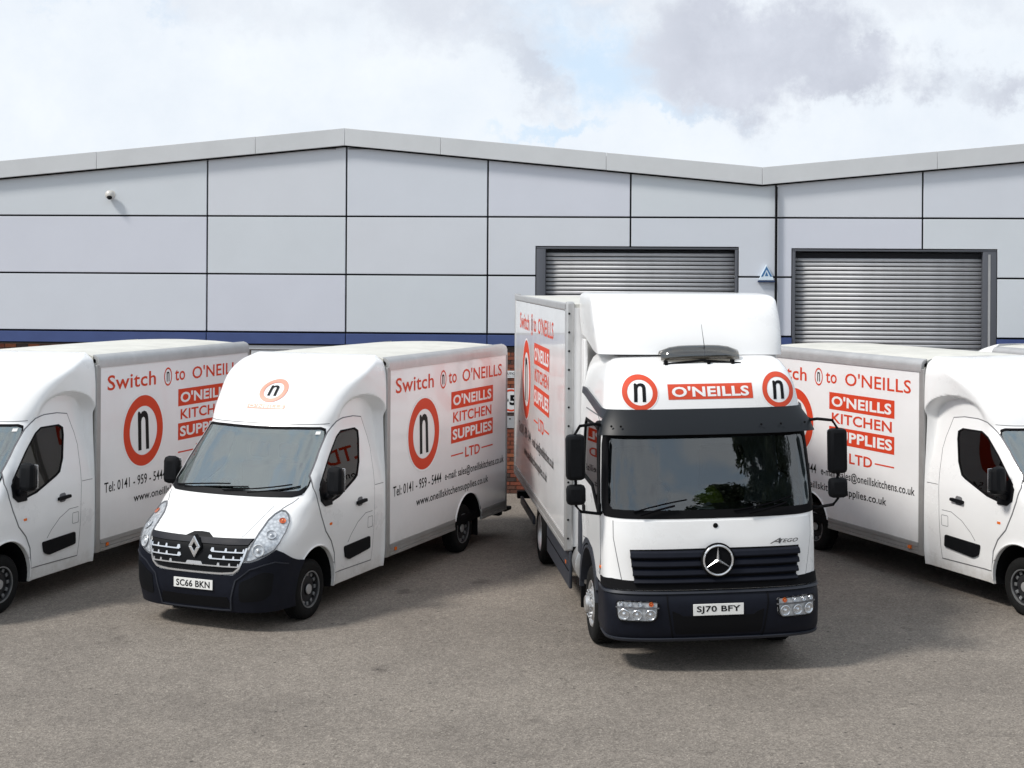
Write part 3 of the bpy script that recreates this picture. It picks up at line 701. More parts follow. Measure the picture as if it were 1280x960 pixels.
def wheel(name, x, s, R_, W_, rimr, t, kind, track):
    """s=+1 left side; outer face at |y|=track"""
    M = Matrix.Translation((x, s*(track-W_/2), R_)) @ Matrix.Rotation(R(-90*s), 4, 'X')
    o = bpy.data.objects.new(name, mesh(name, [], [])); bpy.data.objects.remove(o)
    h = W_/2
    ty = MB().lathe([(rimr*.93, -h*.8), (rimr+.012, -h*.95), (R_-.05, -h), (R_-.015, -h*.86), (R_, -h*.66), (R_, h*.66), (R_-.015, h*.86), (R_-.05, h), (rimr+.012, h*.97), (rimr*.97, h*.86)], M, 40)
    for k in range(36):   # tread blocks
        a = 2*math.pi*k/36
        for hh in (-h*.45, 0, h*.45):
            Mk = M @ Matrix.Rotation(a+hh, 4, 'Z') @ Matrix.Translation((R_-.001, 0, hh)); b = MB().box((-.004, -R_*.06, -h*.19), (.006, R_*.06, h*.19)); ty.add([Mk @ Vector(p) for p in b.v], b.f)
    w_ = ty.build('wheel', RUBBER, t)
    if kind == 'van':
        MB().lathe([(rimr, h*.90), (rimr*.97, h*.93), (rimr*.90, h*.80), (rimr*.86, h*.35), (rimr*.70, h*.52), (rimr*.45, h*.62), (rimr*.30, h*.55), (rimr*.30, h*.75), (.001, h*.78)], M, 40).build('rim', mat('rim_dark', (.018, .018, .02), .5, spec=.3), w_)
        q = MB()
        for k in range(12):
            Mk = M @ Matrix.Rotation(2*math.pi*k/12, 4, 'Z') @ Matrix.Translation((rimr*.80, 0, h*.55)); b = MB().box((-rimr*.10, -rimr*.10, -.01), (rimr*.13, rimr*.10, .012), .006); q.add([Mk @ Vector(p) for p in b.v], b.f)
        q.build('rim_spokes', STEEL, w_)['kind'] = 'stuff'
        MB().lathe([(rimr*.99, h*.90), (rimr*1.0, h*.97), (rimr*.93, h*.97), (rimr*.93, h*.84)], M, 40).build('rim_edge', STEEL, w_)
        MB().lathe([(rimr*.28, h*.74), (rimr*.26, h*.84), (.001, h*.88)], M, 20).build('hub_cap', ALU, w_)
    elif kind == 'front':
        MB().lathe([(rimr, h*.9), (rimr*.96, h*.97), (rimr*.88, h*.86), (rimr*.84, h*.55), (rimr*.66, h*.95), (rimr*.50, h*1.05), (rimr*.40, h*1.02), (rimr*.38, h*1.35), (rimr*.30, h*1.5), (.001, h*1.52)], M, 40).build('rim', SILVER, w_)
        q = MB()
        for k in range(10): q.lathe([(.018, h*.9), (.018, h*1.22), (.012, h*1.26), (.001, h*1.26)], M @ Matrix.Rotation(2*math.pi*k/10, 4, 'Z') @ Matrix.Translation((rimr*.55, 0, 0)), 8)
        q.build('wheel_nuts', CHROME, w_)['kind'] = 'stuff'
    else:
        MB().lathe([(rimr, h*.9), (rimr*.96, h*.97), (rimr*.88, h*.80), (rimr*.80, -h*.1), (rimr*.55, -h*.4), (rimr*.38, -h*.4), (rimr*.36, h*.3), (.001, h*.35)], M, 40).build('rim', SILVER, w_)
    return w_
def liner(cx, cz, r, y0, y1, a0, a1, n=28):
    pts = [(cx+r*math.cos(R(a0+(a1-a0)*i/n)), cz+r*math.sin(R(a0+(a1-a0)*i/n))) for i in range(n+1)]
    vs = [(x, y0, z) for x, z in pts]+[(x, y1, z) for x, z in pts]; m = len(pts)
    return MB().add(vs, [(i, i+1, m+i+1, m+i) for i in range(m-1)]+[tuple(range(m))])
def side_prints(pan, mp, kx, tx, kz, tz, truck=False):
    A = lambda a: tx+kx*a
    B = lambda b: tz+kz*(b-1.88)
    def rc(a0, a1, b0, b1): return A(a0), A(a1), B(b0), B(b1)
    s = [txt('Switch', *rc(.15, 1.30, 2.485, 2.685), .012), txt('to', *rc(1.79, 2.06, 2.50, 2.66), .012), txt("O'NEILLS", *rc(2.26, 3.73, 2.495, 2.68), .012),
         ring2d(A(1.61), B(2.575), .105*kz, .13*kz, kx/kz*.78)]
    marks('slogan_lettering', s, mp, RED, pan)
    marks('slogan_initial', [n2d(*rc(1.575, 1.645, 2.505, 2.645))], mp, INK, pan)
    marks('logo_disc', [disc2d(A(1.0), B(1.88), .33*kz, kx/kz)], mp, WVINYL, pan, off=.0015)
    marks('logo_ring', [ring2d(A(1.0), B(1.88), .335*kz, .482*kz, kx/kz)], mp, RED, pan)
    marks('logo_halo', [ring2d(A(1.0), B(1.88), .4825*kz, .505*kz, kx/kz), ], mp, WVINYL, pan)
    marks('logo_initial', [n2d(*rc(.865, 1.13, 1.615, 2.15), -.02)], mp, INK, pan, off=.003)
    marks('name_block', [rect2d(*rc(1.88, 3.385, 2.13, 2.375)), rect2d(*rc(1.88, 3.385, 1.645, 1.885))], mp, RED, pan)
    marks('name_lettering', [txt("O'NEILLS", *rc(1.94, 3.32, 2.175, 2.33), .03), txt('SUPPLIES', *rc(1.93, 3.34, 1.69, 1.84), .03)], mp, WVINYL, pan, off=.0035)
    marks('kitchen_lettering', [txt('KITCHEN', *rc(1.945, 3.33, 1.935, 2.085), .02), txt('LTD', *rc(2.37, 2.90, 1.40, 1.545), .02), rect2d(*rc(1.88, 2.30, 1.462, 1.482)), rect2d(*rc(2.96, 3.385, 1.462, 1.482))], mp, RED, pan)
    marks('contact_lettering', [txt('Tel: 0141 - 959 - 5444', *rc(.09, 1.56, 1.15, 1.285), .01), txt('e-mail: sales@oneillskitchens.co.uk', *rc(1.68, 3.82, 1.125, 1.275), .012),
                                txt('www.oneillskitchensupplies.co.uk', *rc(.77, 3.22, .90, 1.04), .012)], mp, INK, pan)
def make_van():
    t = empty('box_van', 'v', 'van')
    zs = [.30, .33]+[.37+.04*i for i in range(44)]+[2.12+.02*i for i in range(30)]+[2.73, 2.76, 2.79, 2.82, 2.85, 2.875, 2.90, 2.925, 2.945, 2.965, 2.98, 2.99, 3.0]
    body = cab_solid(surf_van, V_XF, V_D, XB, zs, nb=70)
    inner = cab_solid(surf_van, V_XF, V_D, -1.50, [.56+.08*i for i in range(20)], inx=.055)
    cut = [inner]
    for s in (1, -1):
        cut.append(mesh('c', *(lambda q: (q.v, q.f))(MB().lathe([(0, -.4), (.455, -.4), (.455, .6), (0, .6)], Matrix.Translation((0, s*.85, .40)) @ Matrix.Rotation(R(-90*s), 4, 'X'), 48))))
        cut.append(patch_mesh('c', v_side(s), inset(SWIN, .018), step=.2, off=.16, thick=.40))
    for c in cut[1::2]:
        bm = bmesh.new(); bm.from_mesh(c); bmesh.ops.remove_doubles(bm, verts=bm.verts[:], dist=1e-5); bmesh.ops.recalc_face_normals(bm, faces=bm.faces[:]); bm.to_mesh(c); bm.free()
    ws = sym(WS_H)
    cut.append(patch_mesh('c', surf_van, inset(ws, .018), step=.15, off=.12, thick=.34))
    link('cab_body', boolean(body, cut), WHITE, t, 30)
    # inside of the arches, floor and running gear
    for s in (1, -1):
        liner(0, .40, .452, s*.40, s*.965, -14, 194).build('wheel_liner', GAP, t)
        al = MB(); pts = [(.462*math.cos(a), 0, .40+.462*math.sin(a)) for a in [R(-12+i*6) for i in range(34)]]
        pts = [(p[0], s*(abs(v_side(1)(p[0], p[2])[1])-.004), p[2]) for p in pts]; al.tube(pts, .012, 6).build('arch_lip', WHITE, t)
    ch = MB().box((-5.6, -.55, .26), (.55, .55, .42), .02).box((-5.68, -.98, .42), (-1.8, .98, .545), .01).box((-1.7, -.9, .30), (-.5, .9, .55)).box((-4.4, -.8, .28), (-4.26, .8, .36)).box((-.05, -.8, .2), (.08, .8, .34), .02); ch.build('chassis', GAP, t)
    # front bumper: wraps the nose down to the wheel arches
    top = [(0, .645), (.188, .652), (.24, .705), (.270, .795), (.34, .80), (.42, .828), (.52, .875), (.62, .93), (.72, .89), (.85, .815), (.99, .75)]
    bot = [(.99, .26), (.6, .24), (0, .235)]
    bmpm = patch_mesh('bumper', surf_van, sym(top+bot), step=.045, off=.022, thick=.07)
    cw = [mesh('c', *(lambda q: (q.v, q.f))(MB().lathe([(0, -.4), (.458, -.4), (.458, .6), (0, .6)], Matrix.Translation((0, s*.85, .40)) @ Matrix.Rotation(R(-90*s), 4, 'X'), 48))) for s in (1, -1)]
    for c in cw:
        bm = bmesh.new(); bm.from_mesh(c); bmesh.ops.remove_doubles(bm, verts=bm.verts[:], dist=1e-5); bmesh.ops.recalc_face_normals(bm, faces=bm.faces[:]); bm.to_mesh(c); bm.free()
    bp = link('bumper', boolean(bmpm, cw), DKBLUE, t, 35)
    patch('lower_intake', surf_van, sym([(0, .40), (.15, .41), (.17, .33), (.16, .29), (0, .285)]), GAP, bp, step=.06, off=.026, thick=.006)
    for s in (1, -1):
        fg = [(s*a, b) for a, b in [(.25, .58), (.48, .70), (.62, .68), (.60, .45), (.50, .38), (.25, .36)]]; patch('fog_recess', surf_van, rounded(fg, .04), BLACK, bp, step=.06, off=.027, thick=.006)
        patch('bumper_crease', surf_van, line_poly([(s*a, b) for a, b in [(.172, .26), (.180, .40), (.215, .60), (.34, .725), (.494, .776), (.62, .80), (.80, .765)]], .012), CREASE, bp, step=.05, off=.032, thick=.012)
    patch('bumper_lip', surf_van, line_poly([(-.17, .262), (-.1, .257), (0, .256), (.1, .257), (.17, .262)], .012), CREASE, bp, step=.06, off=.034, thick=.014)
    # grille
    gh = [(0, 1.085), (.012, 1.08), (.032, 1.038), (.136, 1.042), (.335, 1.048), (.308, 1.0), (.282, .94), (.268, .86), (.243, .77), (.193, .668), (0, .650)]
    gr = patch('grille', surf_van, sym(gh), BLACK, t, step=.05, off=.012, thick=.03)
    patch('grille_top_trim', surf_van, [(-.325, 1.042), (-.14, 1.034), (-.03, 1.030), (.03, 1.030), (.14, 1.034), (.325, 1.042), (.296, .985), (.13, .975), (-.13, .975), (-.296, .985)], DKBLUE, gr, step=.06, off=.022, thick=.02)
    for zb, u0, u1 in ((.925, .042, .270), (.847, .036, .258), (.769, .0, .236)):
        for s in (1, -1):
            it = [line_poly([(s*u0, zb-.024), (s*(u0+u1)/2, zb-.022), (s*u1, zb-.020)], .013)]
            for f in (.02, .36, .68, .98):
                u = u0+(u1-u0)*f; it.append([(s*(u-.009), zb-.020), (s*(u+.009), zb-.020), (s*(u+.005), zb+.014), (s*(u-.005), zb+.014)])
            vs = []; fs = []
            for p in it:
                me = patch_mesh('b', surf_van, p, step=.05, off=.024, thick=.02); kk = len(vs); vs += [v.co[:] for v in me.vertices]; fs += [tuple(i+kk for i in f.vertices) for f in me.polygons]; bpy.data.meshes.remove(me)
            link('grille_bar', mesh('grille_bar', vs, fs), CHROME, gr, 40)
    patch('chrome_surround', surf_van, line_poly([(-.292, .95), (-.268, .83), (-.240, .735), (-.196, .685), (-.1, .668), (0, .664), (.1, .668), (.196, .685), (.240, .735), (.268, .83), (.292, .95)], .018), CHROME, gr, step=.04, off=.026, thick=.02)
    dia = [(0, .125), (.078, 0), (0, -.125), (-.078, 0)]; dx = interp(V_XF, .95)
    Me = Matrix(((0, 0, 1, dx-.005), (1, 0, 0, 0), (0, 1, 0, .945), (0, 0, 0, 1)))
    bd = MB().prism(rounded([(p[0]*1.22, p[1]*1.2) for p in dia], .03), Me, .045).build('badge_mount', BLACK, t, bevel=.006)
    q = MB(); th = .42; n = 4
    for i in range(4):
        a, b = dia[i], dia[(i+1) % 4]; q.prism([a, b, (b[0]*th, b[1]*th), (a[0]*th, a[1]*th)], Me @ Matrix.Translation((0, 0, .045)), .022)
    q.build('diamond_badge', CHROME, bd, bevel=.006)
    pl = MB().box((.0, -.26, -.056), (.012, .26, .056), .003); pl.v = [(x+.985, y, z+.53) for x, y, z in pl.v]; pl = pl.build('number_plate', PLATE, t)
    marks('registration', [txt('SC66 BKN', -.225, .225, +.492, .568, .02)], lambda a, b, o: (.997+o, a, b), INK, pl)
    # headlamps
    for s in (1, -1):
        hl = [(s*a, b) for a, b in [(.280, .812), (.335, .808), (.40, .832), (.50, .876), (.60, .93), (.645, 1.0), (.668, 1.10), (.657, 1.20), (.61, 1.275), (.56, 1.31), (.50, 1.322), (.445, 1.285), (.393, 1.225), (.350, 1.11), (.312, .95)]]
        h = patch('headlight', surf_van, hl, REFL, t, step=.04, off=.006, thick=.02)
        ribbon('lamp_rim', surf_van, hl, .013, SEAM, h, step=.05, off=.014, thick=.014)
        for (u, z, r) in ((.41, .93, .070), (.50, 1.08, .060), (.56, 1.21, .040)):
            P = Vector(surf_van(s*u, z)); n = normal(surf_van, s*u, z, -.9); Mq = Matrix.Translation(P+n*.006) @ n.to_track_quat('Z', 'Y').to_matrix().to_4x4()
            MB().lathe([(r, .012), (r*.93, .016), (r*.8, .004), (r*.5, -.0), (r*.36, .012), (.001, .02)], Mq, 20).build('reflector_bowl', REFL if u < .55 else AMBER, h)
        patch('lamp_lens', surf_van, inset(hl, .008), LENS, h, step=.05, off=.026, thick=.003)
        patch('bonnet_seam', surf_van, line_poly([(s*a, b) for a, b in [(.500, 1.33), (.545, 1.36), (.60, 1.39), (.655, 1.435)]], .009), SEAM, t, step=.05, off=.002, thick=.003)
        patch('bonnet_crease', surf_van, line_poly([(s*a, b) for a, b in [(.20, 1.06), (.27, 1.17), (.34, 1.28), (.40, 1.36)]], .016), WHITE, t, step=.05, off=.007, thick=.012)
    # windscreen: glass, black frit, scuttle, wipers, sticker
    wsn = patch('windscreen', surf_van, ws, GLASS, t, step=.07, off=-.004, thick=.004)
    ribbon('frit', surf_van, ws, .026, GAP, wsn, step=.06, off=.003, thick=.012)
    patch('mirror_sticker', surf_van, [(.60, 2.10), (.68, 2.10), (.68, 2.135), (.60, 2.135)], PLATE, wsn, step=.05, off=.0045, thick=.002)
    patch('scuttle', surf_van, sym([(0, 1.492), (.40, 1.495), (.62, 1.505), (.72, 1.56), (.685, 1.465), (.55, 1.44), (0, 1.435)]), BLACK, t, step=.05, off=.010, thick=.02)
    def onv(sf, a, b, h): P = Vector(sf(a, b)); return P+normal(sf, a, b, -.9)*h
    for ua, ub in (((-.02, 1.475), (.52, 1.56)), ((-.52, 1.48), (.0, 1.54))):
        wp = MB().tube([onv(surf_van, ua[0]+(ub[0]-ua[0])*k/6, ua[1]+(ub[1]-ua[1])*k/6, .03) for k in range(7)], .009, 6)
        wp.tube([onv(surf_van, ua[0]+(ub[0]-ua[0])*(.25+k/6*.95), ua[1]+(ub[1]-ua[1])*(.1+k/6*.95)-.012, .012) for k in range(7)], .008, 6).build('wiper', GAP, t)
    # brow seam above the windscreen
    patch('brow_seam', surf_van, line_poly([(-.80, 2.222), (-.5, 2.215), (0, 2.212), (.5, 2.215), (.80, 2.222)], .007), SEAM, t, step=.06, off=.002, thick=.003)
    # doors
    for s in (1, -1):
        sf = v_side(s)
        dr = patch('door', sf, DOOR, WHITE, t, holes=[inset(SWIN, .004)], step=.055, off=.007, thick=.016)
        ribbon('door_seam', sf, inset(DOOR, -.013), .014, SEAM, dr, step=.06, off=.0035, thick=.006)
        patch('window', sf, SWIN, SGLASS, dr, step=.1, off=.001, thick=.004)
        ribbon('window_seal', sf, SWIN, .022, GAP, dr, step=.06, off=.009, thick=.02)
        patch('rub_strip', sf, rounded([(-.66, .735), (-1.32, .755), (-1.34, .60), (-.80, .555), (-.70, .60)], .03), BLACK, dr, step=.07, off=.024, thick=.03)
        hp = patch('handle', sf, rounded([(-.96, 1.235), (-1.20, 1.245), (-1.21, 1.205), (-.96, 1.192)], .018), BLACK, dr, step=.05, off=.040, thick=.03)
        patch('handle_cup', sf, rounded([(-1.0, 1.275), (-1.13, 1.28), (-1.13, 1.17), (-1.0, 1.165)], .04), SEAM, dr, step=.05, off=.009, thick=.004)
        patch('door_crease', sf, line_poly([(-1.38, 1.06), (-1.20, 1.06), (-1.0, .98), (-.84, .86), (-.76, .77)], .007), SEAM, dr, step=.06, off=.0085, thick=.003)
        patch('fuel_flap', sf, inset(rounded([(-1.26, 1.0), (-1.39, 1.0), (-1.39, .86), (-1.26, .86)], .02), 0), SEAM, dr, holes=[inset(rounded([(-1.26, 1.0), (-1.39, 1.0), (-1.39, .86), (-1.26, .86)], .02), .006)], step=.06, off=.0085, thick=.003)
        patch('sail_panel', sf, [(-.11, 1.36), (-.105, 1.50), (-.20, 1.61), (-.36, 1.46), (-.36, 1.29), (-.20, 1.29)], BLACK, dr, step=.05, off=.022, thick=.03)
        mr = empty_child('mirror', t)
        def tb(lo, hi, bev, M=None):
            q = MB().box(lo, hi, bev); return q
        hs = MB().box((-.075, -.10, -.17), (.075, .10, .17), .06); Mm = Matrix.Translation((-.20, s*1.155, 1.60)) @ Matrix.Rotation(R(-8*s), 4, 'Z')
        hs.v = [tuple(Mm @ Vector((v[0]*(1-.25*max(0, v[2]/.17)), v[1], v[2]))) for v in hs.v]; hs.build('mirror', BLACK, mr)
        MB().box((-.285, s*1.155-.085, 1.46), (-.277, s*1.155+.085, 1.74), .003).build('mirror_glass', CHROME, mr)
        MB().tube([(-.21, s*1.13, 1.47), (-.215, s*1.06, 1.41), (-.22, s*.97, 1.40)], [.05, .045, .05], 8).build('mirror_arm', BLACK, mr)
        patch('side_indicator', sf, rounded([(-.30, 1.08), (-.36, 1.08), (-.36, 1.05), (-.30, 1.05)], .01), AMBER, t, step=.05, off=.01, thick=.012)
        # joint across the filler panel behind the door
        patch('filler_seam', sf, line_poly([(-1.49, 1.37), (-1.60, 1.37), (-1.70, 1.37)], .007), SEAM, t, step=.05, off=.002, thick=.003)
    # logo on the roof fairing
    def front(a, b, off):
        z = b; d = interp(V_D, z); xc = interp(V_XF, z)-d; hw = v_hw(xc, z); k = min(1, abs(a)/hw)
        P = Vector((xc+d*(1-k**vn(z))**(1/vn(z)), a, z)); n = Vector((.72, a*.25, .65)).normalized(); return P+n*off
    yc = .015
    r_ = ring2d(yc, 2.585, .092, .132, 1.45); marks('fairing_logo_ring', [r_], front, PINK, t, cell=.02, off=.007)
    marks('fairing_logo_initial', [n2d(yc-.062, yc+.062, 2.525, 2.645, .0)], front, INK, t, cell=.02, off=.007)
    marks('fairing_name_block', [rect2d(-.26, .27, 2.375, 2.425)], front, PINK, t, cell=.02, off=.007)
    marks('fairing_name', [txt("O'NEILLS", -.24, .25, 2.385, 2.416, .01)], front, WVINYL, t, cell=.02, off=.010)
    # dash, seats, steering wheel
    MB().box((-.25, -.86, 1.0), (.24, .86, 1.40), .05).build('dashboard', DASH, t)
    for y in (.48, -.15, -.58):
        st = MB().box((-1.25, y-.24, .80), (-.70, y+.24, 1.02), .05).build('seat', CLOTH, t)
        MB().box((-1.38, y-.24, 1.0), (-1.20, y+.24, 1.62), .06).build('backrest', CLOTH, st); MB().box((-1.36, y-.13, 1.66), (-1.25, y+.13, 1.86), .04).build('headrest', CLOTH, st)
    Ms = Matrix.Translation((-.55, -.48, 1.32)) @ Matrix.Rotation(R(-60), 4, 'Y')
    MB().tube([Ms @ Vector((.19*math.cos(a), .19*math.sin(a), 0)) for a in [2*math.pi*i/20 for i in range(20)]], .015, 6, True).tube([Ms @ Vector((-.19, 0, 0)), Ms @ Vector((.19, 0, 0))], .014, 6).build('steering_wheel', GAP, t)
    # ---- the box
    bz0, bz1 = .56, 2.80
    def arc(cx, cz, r, a0, a1, n=14): return [(cx+r*math.cos(R(a0+(a1-a0)*i/n)), cz+r*math.sin(R(a0+(a1-a0)*i/n))) for i in range(n+1)]
    notch = [(-4.33+.47, bz0)]+arc(-4.33, .40, .47, 20, 160)+[(-4.33-.47, bz0)]
    outl = [(BX0-.0, bz0)]+notch+[(BX1, bz0), (BX1, bz1), (BX0, bz1)]
    for s in (1, -1):
        Mp = Matrix(((1, 0, 0, 0), (0, 0, 1, s*BW-(.02 if s > 0 else .0)), (0, 1, 0, 0), (0, 0, 0, 1)))
        pan = MB().prism(outl, Mp, .02).build('side_panel', PANEL, t, 30)
        if s > 0: mp = lambda a, b, o: (BX0-a, BW+o, b)
        else: mp = lambda a, b, o: (BX1+a, -BW-o, b)
        side_prints(pan, mp, 1., 0., 1., 1.88)
        for x0, x1, nm in ((BX0+.002, BX0+.098, 'front_post'), (BX1-.05, BX1-.002, 'rear_post')):
            MB().box((x0, s*BW-.03 if s > 0 else -BW-.008, .40), (x1, s*BW+.008 if s > 0 else -BW+.03, 2.84), .008).build(nm, ALUG, t)
        # bottom rail with two grooves, cut by the arch
        for x0, x1 in ((-4.33+.475, BX0), (BX1, -4.33-.475)):
            for z0, z1, o_ in ((.405, .445, .012), (.449, .50, .006), (.504, .558, .012)):
                MB().box((x0, (BW-.03) if s > 0 else -BW-o_, z0), (x1, BW+o_ if s > 0 else -BW+.03, z1), .004).build('bottom_rail', ALUG, t)
        MB().box((BX0-.12, s*BW-.01+(.02 if s > 0 else -.03), .46), (BX0-.05-.12, s*BW+(.022 if s > 0 else -.012), .50), .006).build('marker_lamp', AMBER, t)
        # wheel arch lip + liner + mudflap
        al = MB(); al.tube([(x, s*(BW+.004), z) for x, z in arc(-4.33, .40, .472, 15, 165, 24)], .011, 6).build('rear_arch_lip', PANEL, t)
        liner(-4.33, .40, .468, s*.62, s*(BW-.012), 6, 174).build('rear_wheel_liner', GAP, t)
        MB().box((-4.86, s*.80-.16, .16), (-4.83, s*.80+.16, .5), .004).build('mudflap', GAP, t)
        # rounded roof rail
        pr = [(1.0, 2.80), (1.052, 2.80), (1.052, 2.885), (1.035, 2.93), (1.0, 2.955), (.955, 2.968), (.955, 2.93), (1.0, 2.90)]
        Mr = Matrix(((0, 0, -1, BX0+.05), (s, 0, 0, 0), (0, 1, 0, 0), (0, 0, 0, 1)))
        MB().prism(pr, Mr, 3.97).build('roof_rail', ALU, t, 50)
        wheel('wheel', 0, s, .345, .215, .215, t, 'van', .945); wheel('wheel', -4.33, s, .345, .215, .215, t, 'van', .965)
    rf = []; xs = [BX0+.06, BX0+.0, BX0-.3, -3, -4.2, -5.2, -5.5, -5.66, -5.75]; dz = [-.004, 0, .004, .006, .004, 0, -.008, -.03, -.075]
    ys = [-.965, -.9, -.6, -.3, 0, .3, .6, .9, .965]; hz = [2.950, 2.972, 2.99, 3.0, 3.004, 3.0, 2.99, 2.972, 2.950]
    vs = [(x, y, h+d) for x, d in zip(xs, dz) for y, h in zip(ys, hz)]; n = len(ys)
    vs2 = [(a, b, 2.86) for a in (xs[0], xs[-1]) for b in (ys[0], ys[-1])]
    fs = [(i*n+k, i*n+k+1, (i+1)*n+k+1, (i+1)*n+k) for i in range(len(xs)-1) for k in range(n-1)]
    m_ = len(vs); fs += [tuple(range(n))[::-1]+(m_, m_+1), tuple(range(m_-n, m_))+(m_+3, m_+2)]
    link('box_roof', mesh('box_roof', vs+vs2, fs), GRP, t, 50)
    MB().box((-5.735, -1.02, .55), (-5.70, 1.02, 2.86), .006).build('rear_shutter', PANEL, t)
    MB().box((BX0+.02, -1.0, .5), (BX0+.06, 1.0, 2.86)).build('bulkhead', GRP, t)
    MB().box((-5.85, -.95, .30), (-5.72, .95, .42), .02).box((-5.8, -1.0, .40), (-5.70, 1.0, .56), .01).build('rear_bumper', BLACK, t)
    MB().box((-6.05, .72, .36), (-5.80, 1.02, .42), .015).build('rear_step', BLACK, t)
    return t
def empty_child(name, t):
    # parts that are assemblies get a small mesh as their own body; here the parent itself is used
    return t
def copy_tree(o, parent=None):
    c = o.copy(); COL.objects.link(c); c.parent = parent
    for ch in [q for q in kids[o.name]]: copy_tree(ch, c)
    return c
van = make_van()
kids = {}
for o in COL.objects: kids.setdefault(o.name, [])
for o in COL.objects:
    if o.parent: kids[o.parent.name].append(o)
def pose(o, x, y, h): o.location = (x, y, 0); o.rotation_euler = (0, 0, math.atan2(-math.cos(R(h)), -math.sin(R(h))))
GRPN = 'white box vans parked in front of the warehouse'
def place(o, x, y, h, label, swap=None):
    pose(o, x, y, h); o['label'] = label; o['group'] = GRPN
place(van, -3.213, 16.852, 22.208, 'white box van with its whole front in view, left of the tall lorry')
a = copy_tree(van); place(a, -6.906, 16.92, 18.197, 'white box van furthest left, its nose cut off by the edge of the photo')
b = copy_tree(van); place(b, 7.002, 17.168, -21.957, 'white box van right of the lorry, facing right with only its cab side showing')
c_ = copy_tree(van); place(c_, 7.80, 23.95, 158.5, 'white box van mostly hidden, only its roof fairing showing beside the right roller door')

